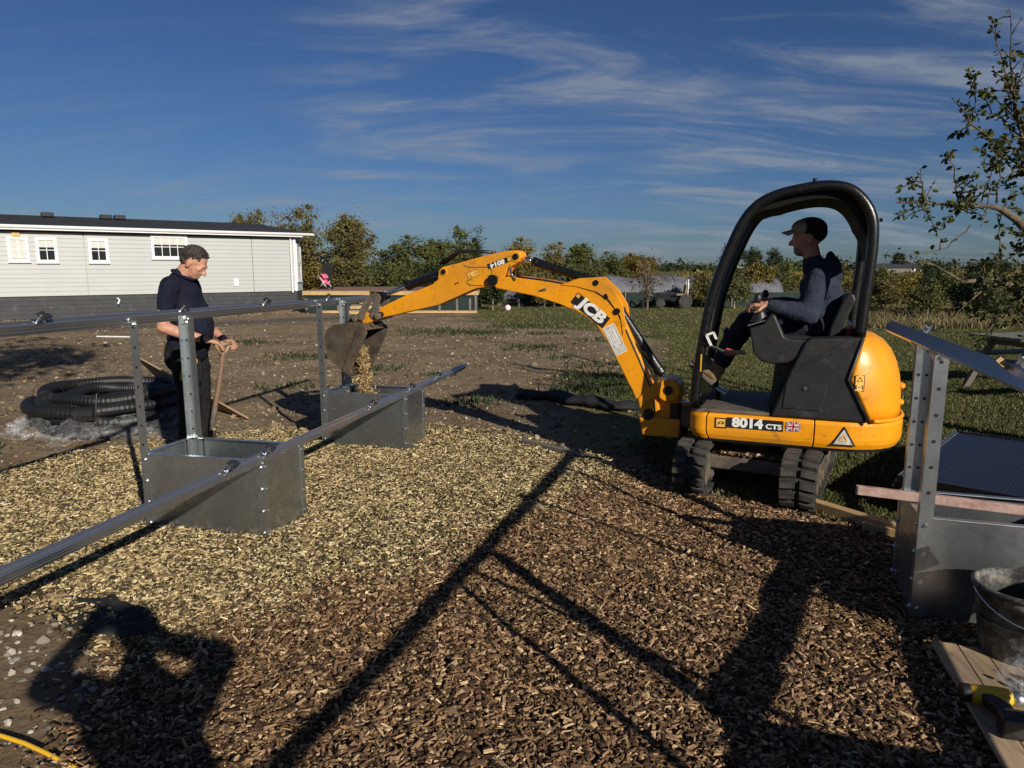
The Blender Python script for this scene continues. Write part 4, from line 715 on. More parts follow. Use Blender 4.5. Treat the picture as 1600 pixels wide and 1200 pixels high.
def curved(a, z, off, w=HW, tail=-.86, ang=0.0):
    c, s = math.cos(ang), math.sin(ang); return lambda u, v_: side(a - (u * c - v_ * s), z + u * s + v_ * c, off, w, tail)
def tri(r, t_=None):
    P = [Vector((r * math.sin(k * 2.0944), r * math.cos(k * 2.0944), 0)) for k in range(3)]; g = MB()
    if t_ is None: g.add(P, [(0, 2, 1)])
    else: Q = [p * (1 - t_) for p in P]; g.add(P + Q, [(0, 3, 4, 1), (1, 4, 5, 2), (2, 5, 3, 0)])
    return g.mesh('marking')
o_ = .0035
decal('number_plate', quad(.36, .072), 'black_dec', exc, curved(.075, .524, o_)); decal('number_lettering', text_mesh('8014', .088, 0, .0045, 1.12), 'white_dec', exc, curved(.123, .526, o_ + .0015)); decal('number_lettering', text_mesh('CTS', .046, 0, .0018, 1.25), 'white_dec', exc, curved(-.045, .515, o_ + .0015))
decal('maker_badge', quad(.076, .072), 'amber_dec', exc, curved(.296, .517, o_)); decal('maker_badge_border', frame_(.076, .072, .008), 'black_dec', exc, curved(.296, .517, o_ + .001)); decal('maker_badge_lettering', text_mesh('JCB', .026, .3, .001), 'black_dec', exc, curved(.296, .517, o_ + .001))
fx, fz = -.167, .529
decal('flag', quad(.088, .060), 'blue_dec', exc, curved(fx, fz, o_))
def bars(lst):
    g = MB()
    for (x0, y0, x1, y1, w_) in lst:
        d = Vector((x1 - x0, y1 - y0, 0)); nrm = Vector((-d.y, d.x, 0)).normalized() * w_ / 2; p, q = Vector((x0, y0, 0)), Vector((x1, y1, 0)); g.add([p - nrm, q - nrm, q + nrm, p + nrm], [(0, 1, 2, 3)])
    return g.mesh('marking')
decal('flag_white', bars([(-.042, -.028, .042, .028, .011), (-.042, .028, .042, -.028, .011)]), 'white_dec', exc, curved(fx, fz, o_ + .001)); decal('flag_diagonal', bars([(-.042, -.028, .042, .028, .0035), (-.042, .028, .042, -.028, .0035)]), 'red_dec', exc, curved(fx, fz, o_ + .0018)); decal('flag_white_cross', bars([(-.044, 0, .044, 0, .020), (0, -.03, 0, .03, .020)]), 'white_dec', exc, curved(fx, fz, o_ + .0026)); decal('flag_cross', bars([(-.044, 0, .044, 0, .011), (0, -.03, 0, .03, .011)]), 'red_dec', exc, curved(fx, fz, o_ + .0034))
decal('hire_sticker', tri(.088), 'silver_dec', exc, curved(-.475, .468, .006)); decal('hire_sticker_border', tri(.088, .22), 'black_dec', exc, curved(-.475, .468, .0068)); decal('hire_sticker_mark', tri(.035, .4), 'amber_dec', exc, curved(-.475, .472, .0072))
cw = lambda off: (lambda u, v_: (-.545 - u, hw(-.545 - u, .453, -.822) + off, .838 + v_))
decal('warning_label', quad(.058, .105), 'amber_dec', exc, cw(.005)); decal('warning_label_border', frame_(.058, .105, .004), 'black_dec', exc, cw(.006)); mk = tri(.022, .3)
for v_ in mk.vertices: v_.co.y += .022
decal('warning_triangle', mk, 'black_dec', exc, cw(.0065)); decal('warning_figures', bars([(-.02, -.04, -.02, -.012, .008), (.018, -.04, .018, -.012, .006), (-.01, -.027, .01, -.027, .003)]), 'black_dec', exc, cw(.0065))
ja, jz, jn = 1.338, 1.245, R(-37)
decal('maker_panel', quad(.325, .098), 'black_dec', boom, flat(ja, jz, jn, .0875)); decal('maker_lettering', text_mesh('JCB', .122, .12, .006, 1.25), 'white_dec', boom, flat(ja - .012, jz - .004, jn, .0890)); 
bq = quad(.028, .028)
for v_ in bq.vertices: v_.co.x -= .142; v_.co.y += .028
decal('maker_square', bq, 'amber_dec', boom, flat(ja, jz, jn, .0886))
decal('instruction_label', quad(.235, .098), 'silver_dec', boom, flat(1.137, 1.025, R(-62), .0872)); decal('instruction_border', frame_(.235, .098, .005), 'white_dec', boom, flat(1.137, 1.025, R(-62), .0878)); decal('instruction_lines', bars([(-.095, .022, .05, .022, .014), (-.095, .0, .085, .0, .008), (-.095, -.016, .07, -.016, .008), (-.095, -.032, .02, -.032, .008)]), 'white_dec', boom, flat(1.137, 1.025, R(-62), .0880))
an = R(18); decal('number_plate', quad(.215, .044), 'black_dec', arm, flat(2.108, 1.608, an, .0635)); decal('number_lettering', text_mesh('8014', .050, 0, .0025, 1.3), 'white_dec', arm, flat(2.125, 1.603, an + math.pi, .0645))
bq = quad(.034, .034); decal('maker_square', bq, 'amber_dec', arm, flat(2.018, 1.638, an, .0645))
decal('warning_label', quad(.105, .052), 'amber_dec', arm, flat(2.342, 1.518, R(19), .0635)); decal('warning_label_border', frame_(.105, .052, .003), 'black_dec', arm, flat(2.342, 1.518, R(19), .0641)); mk = tri(.016, .3)
for v_ in mk.vertices: v_.co.x += .026
decal('warning_triangle', mk, 'black_dec', arm, flat(2.342, 1.518, R(19), .0645)); decal('warning_figures', bars([(-.035, -.015, -.01, -.015, .005), (-.03, -.005, -.02, .012, .004)]), 'black_dec', arm, flat(2.342, 1.518, R(19), .0645))
# ------------------------------------------------------------------ people
def hand(g, w, d, up, s=1.0, curl=.9, side_=1):
    """palm at wrist w pointing d; fingers curl away from `up`; side_ puts the thumb"""
    w, d, up = Vector(w), Vector(d).normalized(), Vector(up); up = (up - d * up.dot(d)).normalized(); lat = d.cross(up) * side_
    for k in (-1, -.33, .33, 1): g.cap(w + d * .01, w + d * .075 * s + lat * k * .027 * s, .017 * s, .0145 * s)
    for k, L_ in ((-1, .062), (-.33, .078), (.33, .084), (1, .074)):
        p = w + d * .08 * s + lat * k * .029 * s; pts = [p]; dd = d.copy()
        for i in range(3):
            dd = (Matrix.Rotation(-curl * (.75 if i else .55), 3, d.cross(up)) @ dd); p = p + dd * L_ * s * (.45, .32, .23)[i]; pts.append(p)
        g.chain(pts, [.0105 * s, .0098 * s, .009 * s, .008 * s])
    p = w + d * .025 * s + lat * .03 * s; q = p + (d * .5 + lat * .75 - up * .35).normalized() * .042 * s; g.chain([p, q, q + (d * .8 + lat * .05 - up * .55).normalized() * .034 * s], [.015 * s, .012 * s, .009 * s])
def head(g, c, tilt=0.0, s=1.0):
    T = Matrix.Translation(Vector(c)) @ Matrix.Rotation(tilt, 4, 'Y'); P = lambda x, y, z: tuple(T @ Vector((x * s, y * s, z * s))); rt = Matrix.Rotation(tilt, 3, 'Y')
    E = lambda p, r: g.ell(P(*p), tuple(k * s for k in r), 16, 11, rt)
    E((-.012, 0, .035), (.098, .077, .090)); E((.028, 0, -.020), (.066, .063, .088)); E((.045, 0, -.088), (.036, .034, .026)); E((.02, 0, -.07), (.058, .056, .045))
    E((.083, 0, .022), (.018, .05, .013)); g.cap(P(.085, 0, .012), P(.112, 0, -.030), .010 * s, .0155 * s); E((.098, .012, -.034), (.012, .010, .008)); E((.098, -.012, -.034), (.012, .010, .008))
    E((.080, 0, -.060), (.014, .026, .007)); E((.078, 0, -.072), (.013, .022, .0075)); E((.062, .043, -.012), (.02, .018, .016)); E((.062, -.043, -.012), (.02, .018, .016))
    for y in (-1, 1): E((-.012, .077 * y, -.012), (.020, .009, .033)); E((.078, .030 * y, .004), (.012, .014, .008))
    return P, E
# standing man
SM = (-2.45, 5.45, 0)
man = empty('person', SM, R(3), 'man in navy polo shirt and black trousers leaning on a spade behind the near planter', 'person')
body = MB(); HP, HE = head(body, (.04, 0, 1.60), .58, .97)
body.chain([(-.10, 0, 1.44), (-.055, 0, 1.50), (-.005, 0, 1.57)], [.075, .062, .06])
body.chain([(-.03, 0, .98), (-.03, 0, 1.2), (-.08, 0, 1.38)], [.12, .12, .09])
for y in (-.1, .1): body.chain([(-.05, y, .93), (-.03, y, .50), (-.06, y, .09)], [.085, .06, .045])
RA = [(-.07, -.20, 1.43), (-.115, -.26, 1.14), (.16, -.16, 1.035)]; LA = [(-.07, .20, 1.43), (-.06, .27, 1.15), (.19, .10, 1.02)]
body.chain([RA[0], (-.10, -.245, 1.27), RA[1]], [.055, .05, .043]); body.chain([RA[1], (.0, -.22, 1.09), RA[2]], [.045, .042, .028]); body.chain([LA[0], LA[1]], [.055, .042]); body.chain([LA[1], LA[2]], [.044, .028])
hand(body, RA[2], (.92, .25, -.32), (.25, 0, .95), 1.0, .75, -1); hand(body, LA[2], (.85, -.45, -.28), (.25, 0, .95), 1.0, .7, 1)
blob(body, 'body', M['skin'], man, .0075, 3)
g = MB(); g.chain([(-.035, 0, .97), (-.015, 0, 1.10), (-.02, 0, 1.2)], [.15, .165, .16])
for y in (-.075, .075): g.chain([(-.06, y, 1.00), (-.015, y, 1.12), (-.035, y, 1.28), (-.085, y, 1.40)], [.10, .115, .115, .095])
g.ell((.015, 0, 1.13), (.14, .16, .15)); g.ell((-.075, 0, 1.36), (.145, .20, .13)); g.chain([(-.075, 0, 1.39), (-.07, 0, 1.47), (-.055, 0, 1.505)], [.11, .088, .074])
for A in (RA, LA): s = -1 if A is RA else 1; g.chain([(-.09, .13 * s, 1.445), A[0], (A[0][0] * .35 + A[1][0] * .65, A[0][1] * .35 + A[1][1] * .65, A[0][2] * .35 + A[1][2] * .65 + .02)], [.07, .070, .062])
sh = blob(g, 'polo_shirt', M['navy'], man, .011, 4, .026, .10)
MB().tube([(-.045 + .073 * math.cos(a) , .073 * math.sin(a), 1.515 - .035 * math.cos(a)) for a in [2 * math.pi * k / 20 for k in range(21)]], .012, 8, False).build('collar', M['navy'], sh, True)
g = MB(); g.ell((-.06, 0, .95), (.145, .175, .13))
for y in (-.09, .09): g.chain([(-.045, y, .92), (-.03, y * 1.1, .70), (-.025, y * 1.15, .48), (-.05, y * 1.15, .28), (-.06, y * 1.15, .09)], [.105, .098, .083, .078, .075])
g.ell((.075, -.15, .80), (.05, .03, .10)); g.ell((-.14, -.1, .9), (.05, .05, .09))
tr = blob(g, 'trousers', M['trouser'], man, .012, 4, .028, .10)
MB().lathe([(.158, 1.02), (.163, 1.02), (.163, 1.058), (.158, 1.058)], (-.03, 0, 0), 28).build('belt', M['boot'], tr, True)
MB().cyl((.055, -.178, .875), (.055, -.212, .88), .033, 18).build('tape_measure', M['amber_dec'], tr, bevel=.006); MB().tube([(.03, -.205, .86), (-.02, -.215, .82), (-.035, -.21, .74)], .005, 6).build('tape_end', M['yellow_plain'], tr)
for y in (-.105, .105): g = MB().chain([(-.065, y, .11), (-.07, y, .05)], [.058, .05]).chain([(-.075, y, .045), (.08, y, .038)], [.048, .04]); blob(g, 'boot', M['boot'], man, .01, 3)
def hair_mesh(P, s=1.06, n=2200):
    g = MB(); 
    for i in range(n):
        a, b2 = random.uniform(0, 2 * math.pi), random.uniform(-.25, 1.45); x, y, z = -.014 + .102 * math.cos(b2) * math.cos(a), .080 * math.cos(b2) * math.sin(a), .035 + .093 * math.sin(b2)
        if x > .045 and z < .085: continue
        if z < .045 and x > -.035: continue
        L_ = random.uniform(.010, .022); d = Vector((x + .02, y, z)).normalized() + Vector((random.uniform(-.4, .5), random.uniform(-.4, .4), random.uniform(0, .6))); d.normalize(); w = Vector((random.uniform(-1, 1), random.uniform(-1, 1), random.uniform(-1, 1))).cross(d).normalized() * .005
        p = Vector((x, y, z)); q = p + d * L_; g.add([P(*(p - w)), P(*(p + w)), P(*q)], [(0, 1, 2)])
    return g
g = MB()
for i in range(15): pass
g.ell(HP(-.022, 0, .045), (.108, .086, .098), 18, 12, Matrix.Rotation(.20, 3, 'Y'))
k = blob(MB().ell(HP(-.026, 0, .056), (.095, .078, .079), 18, 12, Matrix.Rotation(.3, 3, 'Y')).ell(HP(-.062, 0, .005), (.052, .070, .065), 16, 10), 'hair', M['hair'], man, .008, 2, .016, .02)
hair_mesh(HP).build('hair_strands', M['hair'], k)
MB().ell(HP(.056, 0, -.088), (.034, .036, .022), 12, 8).build('goatee', M['stubble'], man, True)
MB().tube([Vector(RA[2]) + Vector((-.025, -.01, .008)) + Vector((0, .033 * math.cos(a), .033 * math.sin(a))) for a in [2 * math.pi * k / 14 for k in range(15)]], .010, 6, False).build('wrist_strap', M['trouser'], man, True)
e = empty('spade', SM, R(3), 'wooden handled spade held by the man behind the near planter', 'spade')
MB().tube([(.252, -.115, .955), (.235, -.10, .86), (.19, -.08, .66), (.145, -.06, .50), (.13, -.055, .44)], [.018, .02, .019, .018, .018], 12).build('shaft', M['deck'], e, True)
MB().tube([(.245, -.11, .90), (.222, -.155, .985), (.225, -.16, 1.0)], .013, 8).tube([(.245, -.11, .90), (.285, -.055, .985), (.288, -.05, 1.0)], .013, 8).tube([(.220, -.165, .995), (.292, -.042, .995)], .016, 10).build('grip', M['ply'], e, True)
MB().tube([(.150, -.062, .52), (.118, -.05, .38), (.105, -.045, .33)], [.0205, .021, .016], 12).build('socket', M['mudsteel'], e, True)
g = MB(); d = Vector((-.20, .10, -.97)); sx = Vector((.45, -.89, 0)); c = Vector((.112, -.047, .34))
g.loft([[tuple(c + d * .29 * i / 6 + sx * (j / 6 - .5) * .18 * (1 - .12 * (i / 6) ** 2) + Vector((.03, .012, 0)) * math.sin(math.pi * j / 6)) for j in range(7)] for i in range(7)], False, False); k = g.build('blade', M['bucketsteel'], e, True); k.modifiers.new('t', 'SOLIDIFY').thickness = .004
MB().bar(c + sx * -.09, c + sx * .09, .03, .008).build('tread', M['ply'], k)
# operator
op = empty('person', EX, EZ, 'man in slate blue hooded top and dark cap operating the digger', 'person')
body = MB(); HP, HE = head(body, (-.185, 0, 1.765), .03, 1.0)
body.chain([(-.255, 0, 1.53), (-.225, 0, 1.62), (-.205, 0, 1.70)], [.07, .06, .058]); body.chain([(-.31, 0, 1.16), (-.30, 0, 1.3), (-.265, 0, 1.47)], [.13, .13, .11])
LA = [(-.265, .185, 1.485), (-.215, .265, 1.255), (.045, .315, 1.322)]; RA = [(-.265, -.185, 1.485), (-.215, -.265, 1.255), (.035, -.315, 1.32)]
for A in (LA, RA): body.chain(A, [.05, .043, .029]); hand(body, A[2], (.95, .03 if A is LA else -.03, .10), (0, .45 if A is LA else -.45, .9), 1.0, 1.0, -1 if A is LA else 1)
for s in (1, -1): body.chain([(-.30, .09 * s, 1.15), (.17, .13 * s, 1.19), (.345, .14 * s, .90)], [.08, .06, .045])
blob(body, 'body', M['skin_d'], op, .0075, 3)
g = MB(); g.chain([(-.32, 0, 1.15), (-.315, 0, 1.28), (-.30, 0, 1.40)], [.145, .145, .14]); g.ell((-.285, 0, 1.44), (.135, .20, .13)); g.ell((-.26, .0, 1.27), (.14, .16, .14)); g.chain([(-.29, -.08, 1.54), (-.29, .08, 1.54)], [.065, .065]); g.chain([(-.25, 0, 1.55), (-.23, 0, 1.60)], [.085, .075])
for A in (LA, RA): 
    s = 1 if A is LA else -1; mid = tuple(A[1][i] * .5 + A[2][i] * .5 for i in range(3)); end = tuple(A[1][i] * .10 + A[2][i] * .90 for i in range(3))
    g.chain([(-.28, .12 * s, 1.51), A[0], A[1], mid, end], [.08, .080, .072, .062, .043])
hd_ = blob(g, 'hooded_top', M['hood'], op, .010, 4, .024, .11)
blob(MB().ell((-.345, 0, 1.575), (.070, .12, .075)).ell((-.375, 0, 1.52), (.05, .10, .08)).ell((-.335, 0, 1.64), (.03, .085, .045)), 'hood', M['hood'], hd_, .01, 3, .02, .06)
g = MB(); g.ell((-.27, 0, 1.14), (.17, .18, .10))
for s in (1, -1): g.chain([(-.27, .10 * s, 1.16), (.0, .12 * s, 1.19), (.185, .13 * s, 1.185), (.27, .14 * s, 1.04), (.335, .14 * s, .915)], [.095, .088, .080, .073, .066])
tr = blob(g, 'trousers', M['jeans'], op, .011, 3, .03, .09)
MB().box((-.035, .235, 1.20), (.05, .006, .035), Matrix.Rotation(.3, 3, 'Y')).build('pocket_tag', M['white_dec'], tr, bevel=.004)
for s in (1, -1):
    g = MB().chain([(.335, .14 * s, .91), (.385, .14 * s, .815)], [.055, .05]).chain([(.385, .14 * s, .80), (.445, .14 * s, .835), (.515, .14 * s, .885)], [.052, .048, .038]); bt = blob(g, 'boot', M['boot'], op, .009, 3)
    MB().prism([(.36, .765), (.40, .725), (.57, .865), (.555, .895), (.54, .875), (.41, .775)], .14 * s - .042, .14 * s + .042).build('sole', M['mudsteel'], bt, bevel=.008)
cpm = blob(MB().ell(HP(-.014, 0, .072), (.112, .090, .078), 18, 12).ell(HP(-.05, 0, .045), (.078, .086, .075), 16, 10), 'cap', M['cap'], op, .008, 2)
g = MB(); g.loft([[HP(.05 + .122 * i / 6 * (1 - .35 * (2 * j / 8 - 1) ** 2), .078 * (2 * j / 8 - 1) * (1 - .16 * (i / 6)), .078 - .030 * i / 6 - .018 * (2 * j / 8 - 1) ** 2) for j in range(9)] for i in range(7)], False, False); k = g.build('cap_peak', M['khaki'], cpm, True); k.modifiers.new('t', 'SOLIDIFY').thickness = .006
blob(MB().ell(HP(.032, 0, .074), (.078, .092, .064), 18, 12), 'cap_front', M['khaki'], cpm, .008, 2)
MB().ell(HP(.040, 0, -.076), (.050, .052, .042), 14, 9).build('beard', M['stubble'], op, True)
# photographer: stands behind the camera, casts the shadow in the near left corner
ph = empty('person', (.27, -.36, 0), R(90), 'person standing behind the camera holding up a phone', 'person')
g = MB(); HP, HE = head(g, (.02, 0, 1.62), .1, 1.08); g.chain([(-.04, 0, 1.42), (-.02, 0, 1.54)], [.07, .06]); g.chain([(0, 0, .95), (.0, 0, 1.15), (-.03, 0, 1.38)], [.15, .15, .15])
g.ell((-.03, 0, 1.36), (.15, .22, .14)); g.ell((0, 0, 1.1), (.16, .20, .3))
for s in (1, -1): 
    g.chain([(-.03, .2 * s, 1.42), (.10, .08 + .36 * s, 1.38 if s > 0 else 1.50), (.24, .27 + .09 * s, 1.51)], [.075, .058, .042]); hand(g, (.24, .27 + .09 * s, 1.51), (.5, -.25 * s, .75), (-.6, 0, .5), 1, .8, s); g.chain([(0, .1 * s, .95), (.02, .12 * s, .5), (0, .13 * s, .08)], [.11, .08, .06]); g.chain([(-.03, .13 * s, .05), (.14, .13 * s, .04)], [.05, .04])
blob(g, 'body', M['hood'], ph, .012, 3)
e = empty('phone', (0, -.045, 1.53), 0, 'black phone held up by the person behind the camera', 'phone'); MB().box((0, 0, .02), (.155, .009, .075)).build('case', M['blackplastic'], e, bevel=.004)
# ------------------------------------------------------------------ mobile home: local x along the wall (0 = right corner), y into the building
cv = empty('mobile_home', (-8.1, 27, 0), R(37.8), 'long cream clad mobile home with dark roof and charcoal skirting', 'mobile home')
def cp_(mb, name, mat, parent=cv, **k): return mb.build(name, M[mat], parent, **k)
WL, ZB, ZE = 13.0, .70, 2.78
cp_(MB().box((-WL / 2, 1.9, (ZB + ZE) / 2), (WL - .06, 3.70, ZE - ZB)), 'wall', 'cladding')
nb = 15; ph_ = (ZE - ZB - .05) / nb
for i in range(nb):
    z0 = ZB + i * ph_
    for x0, x1 in ((-WL, -6.86), (-6.83, -1.62), (-1.60, -.10)):
        cp_(MB().prism([(0.03, z0 + ph_ * .998), (.004, z0 + ph_ * .998), (.002, z0 + ph_ * .93), (-.010, z0 + ph_ * .06), (-.010, z0 + .001), (.03, z0 + .001)], x0, x1, 'x'), 'cladding_board', 'cladding')
cp_(MB().box((-.05, -.012, (ZB + ZE) / 2), (.10, .07, ZE - ZB)), 'corner_post', 'upvc')
cp_(MB().cyl((-.20, -.06, ZB - .05), (-.20, -.06, ZE), .035, 12), 'downpipe', 'upvc')
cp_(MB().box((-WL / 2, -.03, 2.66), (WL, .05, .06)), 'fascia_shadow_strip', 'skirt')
# skirting boards
for i in range(5): cp_(MB().box((-WL / 2, .05, .07 + i * .135), (WL, .03, .128)), 'skirting_board', 'skirt')
cp_(MB().box((-WL / 2, .25, .34), (WL - .1, .3, .66)), 'skirting_frame', 'black_dec')
# bay at the right end
bay = [(0, .12), (.52, .78), (.52, 2.9), (0, 3.6)]
bw = cp_(MB().prism(bay, ZB, ZE, 'z'), 'bay', 'cladding'); cp_(MB().prism([(x - .04, y) for x, y in bay], .0, ZB, 'z'), 'bay_skirting', 'skirt', bw)
bd = Vector((.52, .66, 0)).normalized(); bn = Vector((.66, -.52, 0)).normalized(); BM_ = Matrix((bd, bn, Vector((0, 0, 1)))).transposed()
def window(x, z0, w, h, cols, rows, parent, curt=None, fr=None):
    fr = fr or (lambda u, o, z: (x + u, -.016 - o, z)); o = MB(); f_ = .085
    B = lambda u0, u1, a, c, o0, o1: MB().add([fr(u0, o0, a), fr(u1, o0, a), fr(u1, o0, c), fr(u0, o0, c), fr(u0, o1, a), fr(u1, o1, a), fr(u1, o1, c), fr(u0, o1, c)], [(3, 2, 1, 0), (4, 5, 6, 7), (0, 1, 5, 4), (1, 2, 6, 5), (2, 3, 7, 6), (3, 0, 4, 7)])
    k = B(f_ * .5, w - f_ * .5, z0 + f_ * .5, z0 + h - f_ * .5, -.03, .012).build('window', M['glass'], parent)
    for u0, u1, a, c in ((0, w, z0, z0 + f_), (0, w, z0 + h - f_, z0 + h), (0, f_, z0 + f_, z0 + h - f_), (w - f_, w, z0 + f_, z0 + h - f_)): B(u0, u1, a, c, -.02, .045).build('frame', M['upvc'], k)
    B(-.02, w + .02, z0 - .03, z0 - .002, -.02, .065).build('sill', M['upvc'], k)
    iw, ih = w - 2 * f_, h - 2 * f_
    for i in range(1, cols): B(f_ + iw * i / cols - .011, f_ + iw * i / cols + .011, z0 + f_, z0 + h - f_, .012, .026).build('glazing_bar', M['upvc'], k)
    for j in range(1, rows): B(f_, w - f_, z0 + f_ + ih * j / rows - .011, z0 + f_ + ih * j / rows + .011, .012, .024).build('glazing_bar', M['upvc'], k)
    if curt: B(f_, w - f_, z0 + f_ + ih * (1 - curt), z0 + h - f_, .0125, .016).build('blind', M['curtain'], k)
    return k
window(-8.84, 1.74, .54, .74, 2, 2, cv, .98); window(-8.13, 1.72, .56, .76, 2, 2, cv, .36); window(-6.74, 1.72, .56, .76, 2, 2, cv, .36); window(-4.92, 1.86, 1.14, .78, 4, 2, cv, .38); window(-10.6, 1.7, .9, .8, 3, 2, cv, .4)
bf = lambda u, o, z: tuple(Vector((0, .12, z)) + bd * (.16 + u) + bn * (o + .002))
for z0 in (1.05, 1.78): window(0, z0, .52, .70, 2, 2, bw, None, bf)
cp_(MB().box((-2.24, -.03, 1.05), (.17, .03, .26)), 'meter_box', 'upvc', bevel=.006); cp_(MB().box((-8.6, -.05, 2.54), (.20, .06, .11)), 'wall_lamp', 'amber_dec', bevel=.01)
cp_(MB().tube([(-6.05, -.10, .40), (-6.0, -.10, .52), (-6.06, -.10, .60)], .03, 8), 'waste_pipe', 'upvc')
# roof
e0, e1, rz_ = -.22, 4.0, 3.24
rv = [(-WL - .3, e0, 2.80), (.62, e0, 2.80), (.95, .5, 2.80), (.95, 3.3, 2.80), (.62, e1, 2.80), (-WL - .3, e1, 2.80), (-WL - .3, 1.9, rz_), (-.85, 1.9, rz_)]
rf = cp_(MB().add(rv, [(0, 1, 7, 6), (1, 2, 7), (2, 3, 7), (3, 4, 7), (4, 5, 6, 7), (0, 6, 5), (0, 5, 4, 3, 2, 1)]), 'roof', 'roof')
for i in range(9):
    u = (i + .5) / 9.5; y = e0 + (1.9 - e0) * u; z = 2.80 + (rz_ - 2.80) * u; cp_(MB().bar((-WL - .3, y, z + .008), (.60 - 1.42 * u, y, z + .008), .23, .012, (0, -.25, 1)), 'tile_course', 'roof', rf)
cp_(MB().tube([(-WL - .3, e0 - .05, 2.78), (.60, e0 - .05, 2.78), (.98, .48, 2.78)], .055, 10), 'gutter', 'upvc', smooth=True)
cp_(MB().box((-WL / 2, e0 - .03, 2.73), (WL + .4, .03, .09)), 'fascia', 'upvc')
for x in (-7.6, -5.93, -5.52): cp_(MB().box((x, 1.55, rz_ + .02), (.34, .3, .14)), 'roof_vent', 'roof', rf, bevel=.02)
# ------------------------------------------------------------------ deck
dk = empty('timber_deck', (-7.2, 24.6, 0), 0, 'raised timber deck with green netting skirt beside the mobile home', 'deck')
def dp(mb, name, mat, parent=dk, **k): return mb.build(name, M[mat], parent, **k)
for i in range(34): dp(MB().box((3.0, .07 + i * .145, .775), (6.0, .138, .026)), 'deck_board', 'deck')
dp(MB().box((1.15, -.02, .70), (2.3, .045, .13)), 'fascia_board', 'timber'); dp(MB().box((4.35, -.02, .70), (3.4, .045, .13)), 'fascia_board', 'timber'); dp(MB().box((5.98, 2.4, .70), (.045, 4.9, .13)), 'fascia_board', 'timber')
dp(MB().box((4.0, -.03, .06), (4.0, .07, .09)), 'sole_plate', 'timber'); dp(MB().box((1.2, -.03, .06), (1.2, .07, .09)), 'sole_plate', 'timber')
dp(MB().box((3.0, .05, .33), (5.9, .02, .64)), 'netting', 'net'); dp(MB().box((5.93, 2.5, .33), (.02, 4.8, .64)), 'netting', 'net')
for x in (.1, 1.2, 2.4, 3.3, 3.9, 4.7, 5.3, 5.75, 5.95): dp(MB().box((x, .02, .32), (.08, .05, .62 if x in (2.4, 3.9, 5.3, 5.95) else .40)), 'post', 'greywood')
st = empty('timber_steps', (-5.4, 24.0, 0), 0, 'rough timber steps stacked in front of the deck', 'steps')
for i, (x, w) in enumerate(((.3, 1.5), (.45, 1.1), (.6, .8))):
    MB().box((x, .25 + .1 * i, .06 + .17 * i), (w, .45 - .06 * i, .10)).build('tread', M['timber'], st, bevel=.01); MB().box((x, .25 + .1 * i, .135 + .17 * i), (w * .9, .35, .05)).build('riser', M['greywood'], st)
pc = empty('toy_pushchair', (-6.75, 25.9, .79), R(-30), 'small pink toy pushchair on the deck by the mobile home', 'pushchair')
sheet('seat_cloth', lambda u, v: (-.14 + .30 * u, (v - .5) * .26, .42 - .30 * u + .14 * max(0, u - .5) + .02 * math.sin(v * 9)), 8, 6, M['pink'], pc)
sheet('hood_cloth', lambda u, v: (-.16 + .20 * math.sin(u * 1.6), (v - .5) * .27, .40 + .16 * math.cos(u * 1.6)), 8, 6, M['pink'], pc)
for y in (-.13, .13):
    MB().tube([(-.22, y, .52), (.20, y, .05)], .011, 8).tube([(.10, y, .30), (-.18, y, .05)], .011, 8).build('frame_tube', M['upvc'], pc, True)
    for x in (-.18, .20): MB().cyl((x, y - .012, .05), (x, y + .012, .05), .05, 16).build('wheel', M['blackplastic'], pc)
fc = empty('folding_chair', (-6.95, 26.5, .79), R(-20), 'dark folding chair standing behind the pink toy pushchair', 'chair')
MB().box((-.0, .2, .62), (.46, .04, .62), Matrix.Rotation(-.12, 3, 'X')).build('backrest', M['fabric'], fc, bevel=.01); MB().box((0, 0, .32), (.46, .42, .03)).build('seat', M['fabric'], fc, bevel=.008)
for x in (-.21, .21):
    for p, q in (((x, -.2, 0), (x, .2, .33)), ((x, .2, 0), (x, -.2, .33))): MB().tube([p, q], .012, 8).build('leg', M['black_paint'], fc)
bl = empty('ball', (-.16, 26.1, .11), 0, 'white ball on the lawn at the end of the deck', 'ball'); MB().ell((0, 0, 0), (.115, .115, .115), 24, 16).build('ball_shell', M['upvc'], bl, True)
for i in range(3): MB().tube([(.116 * math.cos(a) * math.cos(i), .116 * math.cos(a) * math.sin(i), .116 * math.sin(a)) for a in [2 * math.pi * k / 24 for k in range(25)]], .0025, 5).build('seam', M['pink'], bl)
# ------------------------------------------------------------------ polytunnel, netting fence, garden tractor
pt = empty('polytunnel', (0, 30, 0), 0, 'low polytunnel covered in grey film beyond the lawn', 'polytunnel')
def arch(x, k, n=14): return [(x, 1.3 - 1.3 * math.cos(math.pi * i / n), .25 + (.93 + .06 * math.sin(x * 2.1 + k)) * math.sin(math.pi * i / n) ** .8) for i in range(n + 1)]
MB().loft([arch(-.6 + 12 * i / 60, random.uniform(-1.6, 1.6)) for i in range(61)], False, False).build('film_cover', M['tunnel'], pt, False)
for i in range(9): MB().tube([(p[0], p[1], p[2] + .012) for p in arch(-.6 + 12 * i / 8, 0)], .012, 6).build('hoop', M['tunnel'], pt)
MB().box((5.4, 1.3, .13), (12, 2.4, .26)).build('base_board', M['greywood'], pt)
nf = empty('netting_fence', (0, 29.2, 0), 0, 'low green netting fence in front of the polytunnel', 'fence')
for i in range(8): MB().box((1.0 + 1.45 * i, 0, .29), (1.43, .015, .56)).build('net_panel', M['net'], nf)
for i in range(9): MB().box((.28 + 1.45 * i, -.02, .31), (.05, .05, .62)).build('post', M['timber'] if i in (1, 8) else M['greywood'], nf)
gt = empty('garden_tractor', (6.35, 28.2, 0), R(178), 'small dark garden tractor with brown seat parked before the polytunnel', 'tractor')
